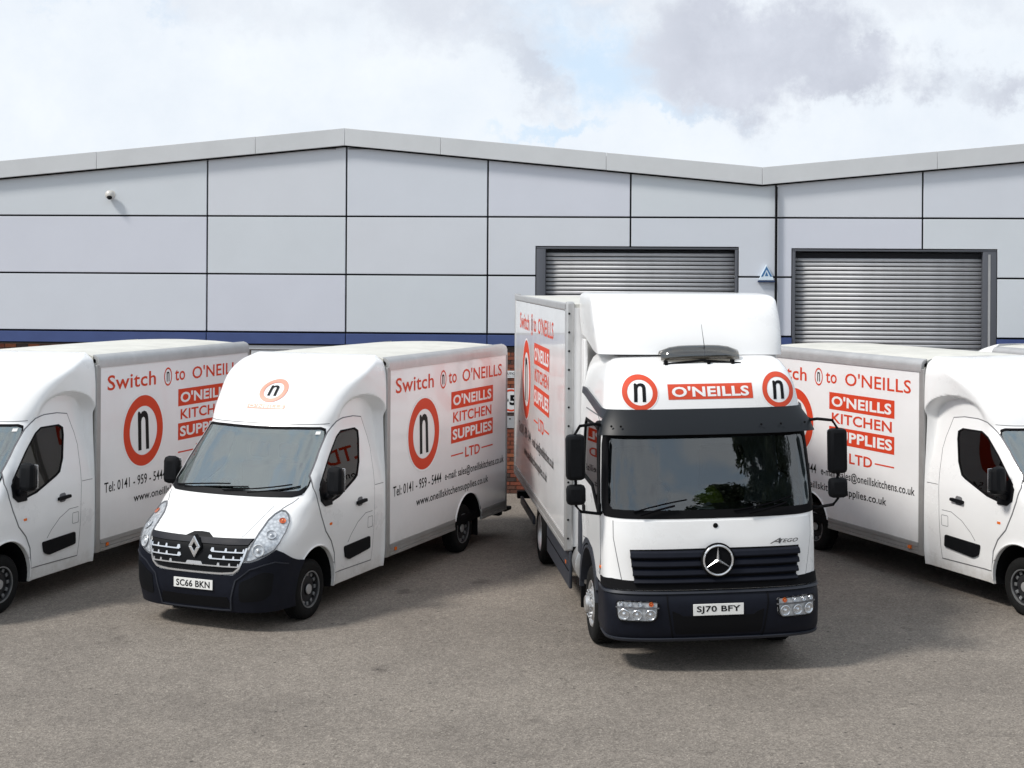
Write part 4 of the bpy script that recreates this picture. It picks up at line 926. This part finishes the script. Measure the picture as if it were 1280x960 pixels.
# ================================================================ LORRY
def t_side(s):
    def f(x, z):
        xf = interp(T_XF, z); d = interp(T_D, z); xc = xf-d; w = interp(T_W, z)
        if x <= xc: return (x, s*w, z)
        k = min(1., (x-xc)/d); return (x, s*w*max(0., 1-k**T_N)**(1/T_N), z)
    return f
def make_lorry():
    t = empty('box_lorry', 'tall white box lorry with dark sun visor, facing the camera between the vans', 'lorry')
    XF[0] = Matrix.Translation((0, 0, .9)) @ Matrix.Rotation(R(1.1), 4, 'X') @ Matrix.Translation((0, 0, -.9))
    zs = [.86, .90, .95]+[1.0+.05*i for i in range(42)]+[3.12, 3.15, 3.17, 3.19, 3.2]
    body = cab_solid(surf_truck, T_XF, T_D, -.72, zs, nb=14)
    inner = cab_solid(surf_truck, T_XF, T_D, -.62, [1.15+.1*i for i in range(16)], inx=.06, nb=14)
    WSH = [(0, 2.44), (.5, 2.44), (.80, 2.43), (.88, 2.40), (.915, 2.30), (.925, 1.72), (.90, 1.62), (.84, 1.585), (.5, 1.575), (0, 1.57)]
    ws = sym(WSH)
    SW = [(.80, 1.70), (.72, 1.72), (.50, 1.76), (-.32, 1.76), (-.32, 2.40), (.50, 2.44), (.60, 2.40), (.76, 1.95)]
    SW = [(.82, 1.60), (.60, 2.42), (.52, 2.47), (-.30, 2.47), (-.36, 2.40), (-.36, 1.86), (-.30, 1.80), (.30, 1.78), (.62, 1.62), (.74, 1.56)]
    ARC = .64; cut = [inner]
    def cyl(s, r=.64):
        c = mesh('c', *(lambda q: (q.v, q.f))(MB().lathe([(0, -.5), (r, -.5), (r, .6), (0, .6)], Matrix.Translation((0, s*.9, .46)) @ Matrix.Rotation(R(-90*s), 4, 'X'), 48)))
        bm = bmesh.new(); bm.from_mesh(c); bmesh.ops.remove_doubles(bm, verts=bm.verts[:], dist=1e-5); bmesh.ops.recalc_face_normals(bm, faces=bm.faces[:]); bm.to_mesh(c); bm.free(); return c
    for s in (1, -1): cut += [cyl(s), patch_mesh('c', t_side(s), inset(SW, .02), step=.2, off=.14, thick=.36, c0=-.3)]
    cut.append(patch_mesh('c', surf_truck, inset(ws, .02), step=.1, off=.12, thick=.30, c0=-.3))
    link('cab_body', boolean(body, cut), WHITE, t, 30)
    P = dict(c0=-.3)
    wsn = patch('windscreen', surf_truck, ws, TGLASS, t, step=.07, off=-.003, thick=.004, **P)
    patch('frit', surf_truck, ws, GAP, wsn, holes=[sym([(0, 2.38), (.5, 2.38), (.70, 2.37), (.735, 2.34), (.75, 1.80), (.735, 1.70), (.68, 1.665), (0, 1.655)])], step=.05, off=.004, thick=.010, **P)
    def onv(a, b, h): Q = Vector(surf_truck(a, b)); return Q+normal(surf_truck, a, b, -.3)*h
    # sun visor on brackets, sloping out from the roof edge
    vz = []; fs = []; us = [-.78+.04875*i for i in range(33)]
    for u in us:
        A = onv(u, 2.66, .015); B = onv(u, 2.50, .10); C = onv(u, 2.385, .13)
        vz += [A, B, C, C-Vector((.012, 0, .004)), B-Vector((.014, 0, 0)), A-Vector((.012, 0, 0))]
    for i in range(len(us)-1):
        for k in range(6): fs.append((i*6+k, i*6+(k+1) % 6, (i+1)*6+(k+1) % 6, (i+1)*6+k))
    fs += [tuple(range(6))[::-1], tuple(range(len(vz)-6, len(vz)))]
    vis = link('sun_visor', mesh('sun_visor', vz, fs), mat('visor_dark', (.010, .012, .015), .4, spec=.2), t, 40)
    for u in (-.62, -.52, .2, .35, .62):
        Mq = Matrix.Translation(onv(u, 2.47, .13)) @ Matrix.Rotation(R(90), 4, 'Y'); MB().lathe([(.012, 0), (.012, .01), (.001, .012)], Mq, 8).build('visor_bolt', GAP, vis)
    # wipers
    for ua, ub in (((-.36, 1.61), (-.13, 1.70)), ((.10, 1.61), (.36, 1.70))):
        wp = MB().tube([onv(ua[0]+(ub[0]-ua[0])*k/5, ua[1]+(ub[1]-ua[1])*k/5, .035) for k in range(6)], .011, 6)
        wp.tube([onv(ua[0]-.06+(ub[0]-ua[0]+.12)*k/5, ua[1]+.03+(ub[1]-ua[1]+.03)*k/5, .014) for k in range(6)], .008, 6).build('wiper', mat('wiper_black', (.003, .003, .004), .9, spec=.05), t)
    # front panel edges, grille with five wide slats
    fp = sym([(0, 1.545), (.55, 1.55), (.66, 1.553), (.665, 1.38), (.60, 1.12), (.56, .955), (0, .95)])
    for s in (1, -1): patch('corner_seam', surf_truck, line_poly([(s*.672, 1.55), (s*.676, 1.38), (s*.61, 1.12), (s*.57, .96)], .010), SEAM, t, step=.06, off=.004, thick=.006, **P)
    patch('front_flap', surf_truck, fp, WHITE, t, step=.07, off=.010, thick=.012, **P)
    gh = [(0, 1.275), (.30, 1.272), (.47, 1.268), (.455, 1.12), (.435, .98), (.42, .94), (.40, .865), (0, .862)]
    patch('lower_trim', surf_truck, sym([(0, .955), (.45, .955), (.72, .965), (1.0, .945), (1.0, .862), (0, .862)]), GAP, t, step=.06, off=.012, thick=.014, **P)
    gr = patch('grille', surf_truck, sym(gh), GAP, t, step=.06, off=.016, thick=.02, **P)
    for i, (z, hh) in enumerate(((1.222, .036), (1.132, .034), (1.042, .034), (.950, .032))):
        u1 = .460-.010*i; q = MB(); nseg = 24; vs = []; fs = []
        for k in range(nseg+1):
            u = -u1+2*u1*k/nseg
            vs += [onv(u, z+hh, .020), onv(u, z+hh*.5, .050), onv(u, z-hh*.6, .062), onv(u, z-hh, .052), onv(u, z-hh, .018)]
        for k in range(nseg):
            for j in range(5): fs.append((k*5+j, k*5+(j+1) % 5, (k+1)*5+(j+1) % 5, (k+1)*5+j))
        fs += [tuple(range(5))[::-1], tuple(range(len(vs)-5, len(vs)))]
        link('grille_slat', mesh('grille_slat', vs, fs), DKBLUE, gr, 40)
    # three pointed star in a ring
    cx = surf_truck(0, 1.16)[0]+.06; Mq = Matrix(((0, 0, 1, cx), (1, 0, 0, 0), (0, 1, 0, 1.165), (0, 0, 0, 1)))
    st = MB().lathe([(0, 0), (.172, 0), (.176, .012), (.16, .02), (0, .02)], Mq, 36).build('badge_disc', GAP, t)
    MB().tube([Mq @ Vector((.148*math.cos(2*math.pi*i/36), .148*math.sin(2*math.pi*i/36), .03)) for i in range(36)], .011, 8, True).build('badge_ring', CHROME, st)
    q = MB()
    for a in (90, 210, 330):
        a = R(a); d = Vector((math.cos(a), math.sin(a))); n = Vector((-d.y, d.x))
        tip = d*.142; l = n*.017+d*.008; r = -n*.017+d*.008; b2 = -d*.006
        vv = [Mq @ Vector((0, 0, .045)), Mq @ Vector((l.x, l.y, .024)), Mq @ Vector((tip.x, tip.y, .032)), Mq @ Vector((r.x, r.y, .024))]
        q.add(vv, [(0, 1, 2), (0, 2, 3)])
    q.build('badge_star', CHROME, st, None)
    Mq2 = Matrix(((0, 0, 1, surf_truck(0, 1.505)[0]+.010), (1, 0, 0, 0), (0, 1, 0, 1.50), (0, 0, 0, 1)))
    MB().lathe([(0, 0), (.024, 0), (.026, .008), (.016, .012), (0, .012)], Mq2, 20).build('round_emblem', GAP, t)
    def fr(a, b, off):
        d = interp(T_D, b); xc = interp(T_XF, b)-d; w_ = interp(T_W, b); k = min(1, abs(a)/w_); p = Vector((xc+d*(1-k**T_N)**(1/T_N), a, b))
        e = .01; k2 = min(1, abs(abs(a)+e)/w_); dx = (d*(1-min(1, k2)**T_N)**(1/T_N)-(p.x-xc))/e; n = Vector((1, -dx*(1 if a > 0 else -1), -(interp(T_XF, b+.02)-interp(T_XF, b-.02))/.04)).normalized()
        return p+n*off
    marks('model_lettering', [txt('A', .56, .68, 1.298, 1.350, .01, .5), txt('TEGO', .665, .87, 1.303, 1.340, .012, .4)], fr, mat('badge_grey', (.06, .06, .065), .4), t, cell=.04, off=.014)
    # logos over the windscreen
    for y in (-.69, .79):
        marks('roof_logo_ring', [ring2d(y, 2.835, .130, .182)], fr, REDP, t, cell=.04, off=.003); marks('roof_logo_initial', [n2d(y-.062, y+.062, 2.74, 2.93, .01)], fr, INK, t, cell=.04, off=.003)
        marks('roof_logo_halo', [ring2d(y, 2.835, .1825, .192)], fr, WVINYL, t, cell=.04, off=.003)
    marks('roof_name_block', [rect2d(-.40, .50, 2.76, 2.915, 16)], fr, REDP, t, cell=.04, off=.003)
    marks('roof_name', [txt("O'NEILLS", -.36, .46, 2.785, 2.89, .03)], fr, WVINYL, t, cell=.04, off=.0055)
    # bumper with lower intake and lip
    bw = [(.32, 1.26), (.36, 1.32), (.50, 1.36), (.70, 1.375), (.80, 1.36), (.86, 1.31)]
    def surf_b(u, z):
        xf = interp(bw, z); d = .42; xc = xf-d; s = -1 if u < 0 else 1; a = abs(u); w_ = 1.125-.02*(z < .4)
        if a <= 1: ph = a*math.pi/2; return (xc+d*max(0, math.cos(ph))**(2/3.6), s*w_*(math.sin(ph)**(2/3.6) if a > 0 else 0), z)
        return (xc-(a-1), s*w_, z)
    bmm = patch_mesh('bumper', surf_b, sym([(0, .845), (.55, .85), (.62, .862), (1.0, .855), (1.27, .84), (1.27, .34), (1.0, .33), (0, .33)]), step=.06, off=0, thick=.10, c0=.2)
    bm_ = boolean(bmm, [cyl(1, .60), cyl(-1, .60)])
    bp = link('bumper', bm_, DKBLUE, t, 35)
    Pb = dict(c0=.2)
    patch('intake_recess', surf_b, sym([(0, .60), (.085, .605), (.10, .63), (.135, .66), (.125, .47), (.115, .42), (0, .415)]), GAP, bp, step=.06, off=.006, thick=.008, **Pb)
    for s in (1, -1):
        patch('bumper_joint', surf_b, line_poly([(s*.16, .845), (s*.16, .72), (s*.135, .42), (s*.13, .34)], .008), GAP, bp, step=.05, off=.003, thick=.004, **Pb)
    patch('bumper_lip', surf_b, line_poly([(-1.1, .375), (-.6, .368), (0, .366), (.6, .368), (1.1, .375)], .02), CREASE, bp, step=.07, off=.02, thick=.022, **Pb)
    patch('bumper_ledge', surf_b, line_poly([(-1.1, .838), (-.6, .835), (0, .83), (.6, .835), (1.1, .838)], .022), CREASE, bp, step=.07, off=.014, thick=.02, **Pb)
    for s in (1, -1):
        hl = rounded([(s*.575, .765), (s*.80, .77), (s*.84, .745), (s*.83, .60), (s*.79, .56), (s*.60, .555), (s*.575, .60)], .02)
        # in u the lamp spans the corner of the bumper
        hl = rounded([(s*a, b) for a, b in [(.215, .758), (.60, .768), (.64, .745), (.625, .60), (.58, .560), (.25, .555), (.222, .60)]], .02)
        h = patch('headlight', surf_b, hl, REFL, t, step=.05, off=.008, thick=.02, **Pb)
        ribbon('lamp_bezel', surf_b, hl, .010, GAP, h, step=.06, off=.016, thick=.02, **Pb)
        patch('lamp_divider', surf_b, line_poly([(s*.215, .695), (s*.40, .697), (s*.64, .702)], .012), SEAM, h, step=.06, off=.02, thick=.02, **Pb)
        for u, z, r, mm in ((.275, .628, .055, CHROME), (.39, .628, .052, CHROME), (.53, .632, .056, CHROME), (.27, .732, .024, AMBER), (.36, .732, .026, CHROME), (.46, .733, .026, CHROME), (.56, .735, .024, CHROME)):
            Q = Vector(surf_b(s*u, z)); n = normal(surf_b, s*u, z, .2); Mz = Matrix.Translation(Q+n*.009) @ n.to_track_quat('Z', 'Y').to_matrix().to_4x4()
            MB().lathe([(r, .010), (r*.92, .014), (r*.75, .003), (r*.4, 0), (r*.33, .010), (.001, .018)], Mz, 18).build('reflector_bowl', mm, h)
        patch('lamp_lens', surf_b, inset(hl, .006), LENS, h, step=.07, off=.024, thick=.003, **Pb)
    pl = MB().box((0, -.26, -.058), (.012, .26, .058), .003); pl.v = [(x+1.372, y, z+.665) for x, y, z in pl.v]; pl = pl.build('number_plate', PLATE, t)
    marks('registration', [txt('SJ70 BFY', -.225, .225, .626, .704, .02)], lambda a, b, o: (1.384+o, a, b), INK, pl)
    # black corner vents below the white corners
    for s in (1, -1):
        for z in (.868, .892, .916): patch('corner_vent', surf_truck, line_poly([(s*.70, z), (s*.85, z), (s*.99, z)], .013), GAP, t, step=.06, off=.012, thick=.02, **P)
        sf = t_side(s)
        dr = patch('door', sf, [(.86, 1.50), (.80, 1.70), (.62, 2.50), (.50, 2.56), (-.38, 2.56), (-.46, 2.48), (-.46, 1.35), (-.40, 1.12), (.0, 1.16), (.35, 1.12), (.60, .96), (.80, .95), (.86, 1.1)], WHITE, t, holes=[inset(SW, .004)], step=.07, off=.010, thick=.012, **P)
        patch('window', sf, SW, SGLASS, dr, step=.1, off=.001, thick=.004, **P)
        ribbon('window_seal', sf, SW, .035, GAP, dr, step=.06, off=.014, thick=.02, **P)
        ribbon('door_seam', sf, inset([(.86, 1.50), (.80, 1.70), (.62, 2.50), (.50, 2.56), (-.38, 2.56), (-.46, 2.48), (-.46, 1.35), (-.40, 1.12), (.0, 1.16), (.35, 1.12), (.60, .96), (.80, .95), (.86, 1.1)], -.014), .014, SEAM, dr, step=.06, off=.004, thick=.006, **P)
        patch('handle', sf, rounded([(-.16, 1.50), (-.36, 1.50), (-.36, 1.42), (-.16, 1.42)], .02), GAP, dr, step=.05, off=.022, thick=.02, **P)
        patch('roof_side_trim', sf, [(.92, 2.60), (.80, 2.66), (-.50, 2.78), (-.70, 2.78), (-.70, 2.71), (-.50, 2.70), (.78, 2.565), (.90, 2.53)], GUARD, t, step=.06, off=.025, thick=.03, **P)
        patch('corner_deflector', surf_truck, [(s*a, b) for a, b in [(.965, 2.46), (1.09, 2.46), (1.09, 1.62), (.985, 1.60)]], GAP, t, step=.06, off=.012, thick=.016, **P)
        # mirrors: bracket tubes, main and wide angle housing
        yb = s*1.12
        yo = s*(1.36 if s > 0 else 1.40)
        m1 = MB().box((-.07, -.10, -.235), (.06, .10, .235), .045); m1.v = [(x+1.06, y+yo, z+2.20) for x, y, z in m1.v]; mh = m1.build('mirror', BLACK, t)
        m2 = MB().box((-.06, -.10, -.105), (.06, .10, .105), .045); m2.v = [(x+1.06, y+yo, z+1.815) for x, y, z in m2.v]; m2.build('wide_angle_housing', BLACK, mh)
        MB().box((.982, yo-.085, 1.99), (.988, yo+.085, 2.41), .002).build('mirror_glass', CHROME, mh)
        MB().tube([(.84, yb*.95, 2.50), (.98, yb*1.05, 2.53), (1.06, yo-.05*s, 2.52), (1.06, yo, 2.44), (1.06, yo, 1.70), (1.06, yo-.05*s, 1.64), (.98, yb*1.03, 1.60), (.90, yb*.93, 1.62)], .016, 8).build('mirror_bracket', GAP, mh)
        MB().box((.80, min(yb*.90, yb*1.02), 1.56), (.92, max(yb*.90, yb*1.02), 1.70), .03).box((.72, min(yb*.90, yb*1.02), 2.44), (.90, max(yb*.90, yb*1.02), 2.54), .03).build('mirror_foot', GAP, mh)
        # small front corner repeater
        patch('side_indicator', surf_truck, rounded([(s*1.0, 1.04), (s*1.04, 1.04), (s*1.04, 1.01), (s*1.0, 1.01)], .01), AMBER, t, step=.05, off=.014, thick=.012, **P)
    # roof hatch deflector: smoked half tube on three feet, and the aerial
    hd = []; fs = []
    for i in range(9):
        y = -.40+.85*i/8; e = 1-.35*abs((i-4)/4)**4
        for k in range(9): a = math.pi*(k/8)*.72+.15; hd.append((.50+.13*math.cos(a)*e, y, 3.13+.165*math.sin(a)*e))
    for i in range(8):
        for k in range(8): fs.append((i*9+k, i*9+k+1, (i+1)*9+k+1, (i+1)*9+k))
    rh = link('roof_wind_deflector', mesh('roof_wind_deflector', hd, fs), SMOKE, t, 60)
    md = rh.modifiers.new('s', 'SOLIDIFY'); md.thickness = .006
    MB().tube([(.64, -.39+.84*k/8, 3.145-.01*abs(k-4)) for k in range(9)], .014, 6).build('deflector_edge', GAP, rh)
    for y in (-.36, .10, .36): MB().box((.60, y-.018, 3.09), (.67, y+.018, 3.15), .006).build('deflector_foot', GAP, rh)
    MB().tube([(.60, .07, 3.12), (.58, .07, 3.30), (.50, .06, 3.52)], [.005, .004, .002], 5).lathe([(.016, 0), (.016, .03), (.001, .035)], Matrix.Translation((.60, .07, 3.12)), 8).build('aerial', GAP, t)
    # roof air deflector
    keep = XF[0]; XF[0] = None
    DX = [(3.15, .42), (3.30, .37), (3.5, .27), (3.68, .15), (3.76, .05), (3.81, -.08), (3.835, -.26), (3.845, -.50)]
    def surf_d(u, z):
        xf = interp(DX, z); d = .26 if z < 3.7 else .26-(z-3.7)*1.0; xc = xf-d; s = -1 if u < 0 else 1; a = abs(u); w_ = interp([(3.15, 1.02), (3.6, 1.05), (3.76, 1.05), (3.82, 1.03), (3.845, .98)], z)
        if a <= 1: ph = a*math.pi/2; return (xc+d*max(0, math.cos(ph))**(2/4.), -.055+s*w_*(math.sin(ph)**(2/4.) if a > 0 else 0), z)
        return (xc-(a-1), -.055+s*w_, z)
    DD = [(3.15, .26), (3.7, .26), (3.845, .115)]
    zs = [3.19+.03*i for i in range(20)]+[3.785, 3.81, 3.83, 3.84, 3.845]
    me = cab_solid(surf_d, DX, DD, -.98, zs, nb=10)
    for v in me.vertices:
        k = sst((.25-v.co.x)/1.2)*.16; v.co.z = 3.845-(3.845-v.co.z)*(1-k/.655)
    link('roof_air_deflector', me, WHITE, t, 35)
    for s in (1, -1):       # side wings that run down behind the cab
        q = MB().box((-.98, min(s*1.04, s*1.08), 2.2), (-.73, max(s*1.04, s*1.08), 3.30), .012); q.build('side_wing', WHITE, t)
    XF[0] = keep
    # cab interior
    MB().box((.45, -.98, 1.25), (1.02, .98, 1.60), .06).build('dashboard', DASH, t)
    for y in (.5, -.5):
        se = MB().box((-.45, y-.26, 1.20), (.10, y+.26, 1.42), .06).build('seat', CLOTH, t); MB().box((-.60, y-.26, 1.4), (-.42, y+.26, 2.1), .07).build('backrest', CLOTH, se)
    Ms = Matrix.Translation((.36, -.5, 1.66)) @ Matrix.Rotation(R(-55), 4, 'Y')
    MB().tube([Ms @ Vector((.22*math.cos(a), .22*math.sin(a), 0)) for a in [2*math.pi*i/20 for i in range(20)]], .017, 6, True).tube([Ms @ Vector((-.22, 0, 0)), Ms @ Vector((.22, 0, 0))], .016, 6).build('steering_wheel', GAP, t)
    XF[0] = None
    # ---- cargo box
    B0, B1, BWt = -1.02, -7.45, 1.25; z0, z1 = .95, 3.62
    for s in (1, -1):
        pan = MB().box((B1, BWt-.02 if s > 0 else -BWt, z0), (B0-.10, BWt if s > 0 else -BWt+.02, z1)).build('side_panel', PANEL, t)
        if s < 0: mp = lambda a, b, o: (B1+a, -BWt-o, b)
        else: mp = lambda a, b, o: (B0-a, BWt+o, b)
        side_prints(pan, mp, 1.22, .58, 1.22, 2.47)
        rl = MB().box((B1, BWt-.03 if s > 0 else -BWt-.012, z1+.002), (B0, BWt+.012 if s > 0 else -BWt+.03, 3.715), .02).build('roof_rail', ALU, t)
        for a, b, o_ in ((.80, .85, .012), (.855, .90, .004), (.905, .948, .012)): MB().box((B1, BWt-.05 if s > 0 else -BWt-o_, a), (B0, BWt+o_ if s > 0 else -BWt+.05, b), .005).build('bottom_rail', ALUG, t)
        cp = MB().box((B0-.10, BWt-.09 if s > 0 else -BWt-.012, .80), (B0+.03, BWt+.012 if s > 0 else -BWt+.09, 3.73), .025).build('corner_post', ALU, t)
        rv = MB()
        for k in range(13): rv.lathe([(.014, 0), (.012, .006), (.001, .008)], Matrix.Translation((B0+.030, s*(BWt-.025), .95+.22*k)) @ Matrix.Rotation(R(90), 4, 'Y'), 8)
        rv.build('rivets', GAP, cp)['kind'] = 'stuff'
        MB().box((B1-.06, BWt-.09 if s > 0 else -BWt-.012, .80), (B1-.002, BWt+.012 if s > 0 else -BWt+.09, 3.73), .015).build('rear_corner_post', ALU, t)
        # side guards, mudguards, lamps
        sg = MB().box((-3.25, s*1.19-.02, .36), (-.98, s*1.19+.02, .80), .015).build('side_guard', GUARD, t)
        MB().box((-3.2, s*1.19-.026, .56), (-1.02, s*1.19+.026, .575)).build('guard_groove', GAP, sg)
        MB().box((-1.32, s*1.212-.004, .60), (-1.26, s*1.212+.004, .64), .002).build('side_marker', AMBER, sg)
        MB().box((-6.9, s*1.19-.02, .40), (-5.0, s*1.19+.02, .52), .01).build('rear_side_guard', GUARD, t)
        q = MB(); ring = []
        for k in range(19):
            a = R(10+160*k/18); ring.append((.60*math.cos(a), .46+.60*math.sin(a)))
        M = Matrix.Translation((0, s*.86-.29, 0))
        poly = ring+[(.57*p[0]/.60, .46+(p[1]-.46)*.57/.60) for p in ring[::-1]]
        q.prism(poly, Matrix(((1, 0, 0, 0), (0, 0, 1, s*.865-.27), (0, 1, 0, 0), (0, 0, 0, 1))), .54).build('mudguard', GUARD, t)
        # dark step and arch fairing down behind the front wheel
        q = MB(); pts = [(.66*math.cos(R(a)), .48+.66*math.sin(R(a))) for a in range(20, 181, 8)]+[(.60*math.cos(R(a)), .48+.60*math.sin(R(a))) for a in range(180, 19, -8)]
        q.prism(pts, Matrix(((1, 0, 0, 0), (0, 0, 1, s*1.115-.02), (0, 1, 0, 0), (0, 0, 0, 1))), .05).build('arch_trim', GUARD, t)
        MB().box((-.70, s*1.10-.05, .85), (-.50, s*1.10+.04, 1.35), .02).build('cab_corner_panel', GUARD, t)
        MB().box((-.78, s*.85-.25, .20), (-.74, s*.85+.25, .72), .005).build('mudflap', GAP, t)
        MB().box((-5.0, s*.90-.25, .15), (-4.96, s*.90+.25, .75), .005).build('rear_mudflap', GAP, t)
        wheel('wheel', 0, s, .42, .255, .255, t, 'front', 1.10)
        wheel('wheel', -4.25, s, .42, .255, .255, t, 'rear', 1.20); wheel('wheel', -4.25, s, .42, .255, .255, t, 'rear', .92)
    MB().lathe([(0, -.35), (.24, -.35), (.26, -.33), (.26, .33), (.24, .35), (0, .35)], Matrix.Translation((-.84, -.92, .70)) @ Matrix.Rotation(R(90), 4, 'Y') @ Matrix.Scale(.42, 4, (0, 0, 1)), 28).build('air_tank', SILVER, t)
    MB().box((-2.6, -1.10, .40), (-1.6, -.62, .80), .05).build('fuel_tank', ALU, t)
    MB().box((B1, -BWt+.02, 3.66), (B0+.0, BWt-.02, 3.70)).build('box_roof', GRP, t)
    MB().box((B0-.02, -BWt+.05, .85), (B0+.012, BWt-.05, 3.66)).build('front_wall', PANEL, t)
    MB().box((B1-.03, -BWt+.09, .85), (B1, BWt-.09, 3.66)).build('rear_shutter', PANEL, t)
    MB().box((-7.3, -.43, .62), (1.0, -.35, .84)).box((-7.3, .35, .62), (1.0, .43, .84)).box((B1, -1.2, .76), (B0, 1.2, .80)).box((-.2, -.6, .6), (1.0, .6, .95)).box((-4.33, -1.0, .36), (-4.17, 1.0, .5), .02).box((-.08, -1.0, .34), (.08, 1.0, .46), .02).build('chassis', GAP, t)
    MB().box((-.70, -.85, .85), (.9, .85, 1.0)).build('cab_floor', GAP, t)
    MB().box((-7.62, -1.2, .38), (-7.5, 1.2, .50), .01).build('underrun_bar', BLACK, t)
    for s in (1, -1): MB().box((-.66, min(s*.55, s*.60), .5), (.66, max(s*.55, s*.60), 1.15)).build('inner_arch', GAP, t)
    return t
lorry = make_lorry(); pose(lorry, 1.985, 15.648, -5.2)
# hi-vis jacket over the driver's seat and papers on the dash
h_ = math.atan2(-math.cos(R(-5.2)), -math.sin(R(-5.2)))
Ml = Matrix.Translation((1.985, 15.648, 0)) @ Matrix.Rotation(h_, 4, 'Z')
def in_lorry(o, p): q = Ml @ Vector(p); o.location = q; o.rotation_euler = (0, 0, h_)
j = empty('hi_vis_jacket', 'yellow hi-vis jacket hung over the steering wheel inside the lorry cab', 'jacket'); in_lorry(j, (.40, .12, 1.60))
q = MB().lathe([(.001, .16), (.06, .15), (.13, .10), (.17, .03), (.16, -.02)], Matrix.Scale(.7, 4, (1, 0, 0)), 18); q.v = [(x+random.uniform(-.01, .01), y+random.uniform(-.012, .012), z+.02*math.sin(y*30)) for x, y, z in q.v]; q.build('cloth', HIVIS, j)
j = empty('paper_stack', 'small crumpled white papers on the lorry dashboard behind the windscreen', 'paper'); in_lorry(j, (.86, -.02, 1.615))
MB().box((-.06, -.09, -.01), (.06, .09, .0)).add([(-.05, -.06, .002), (.05, -.08, .002), (.03, .07, .035), (-.05, .05, .05)], [(0, 1, 2, 3)]).build('sheet', PLATE, j)
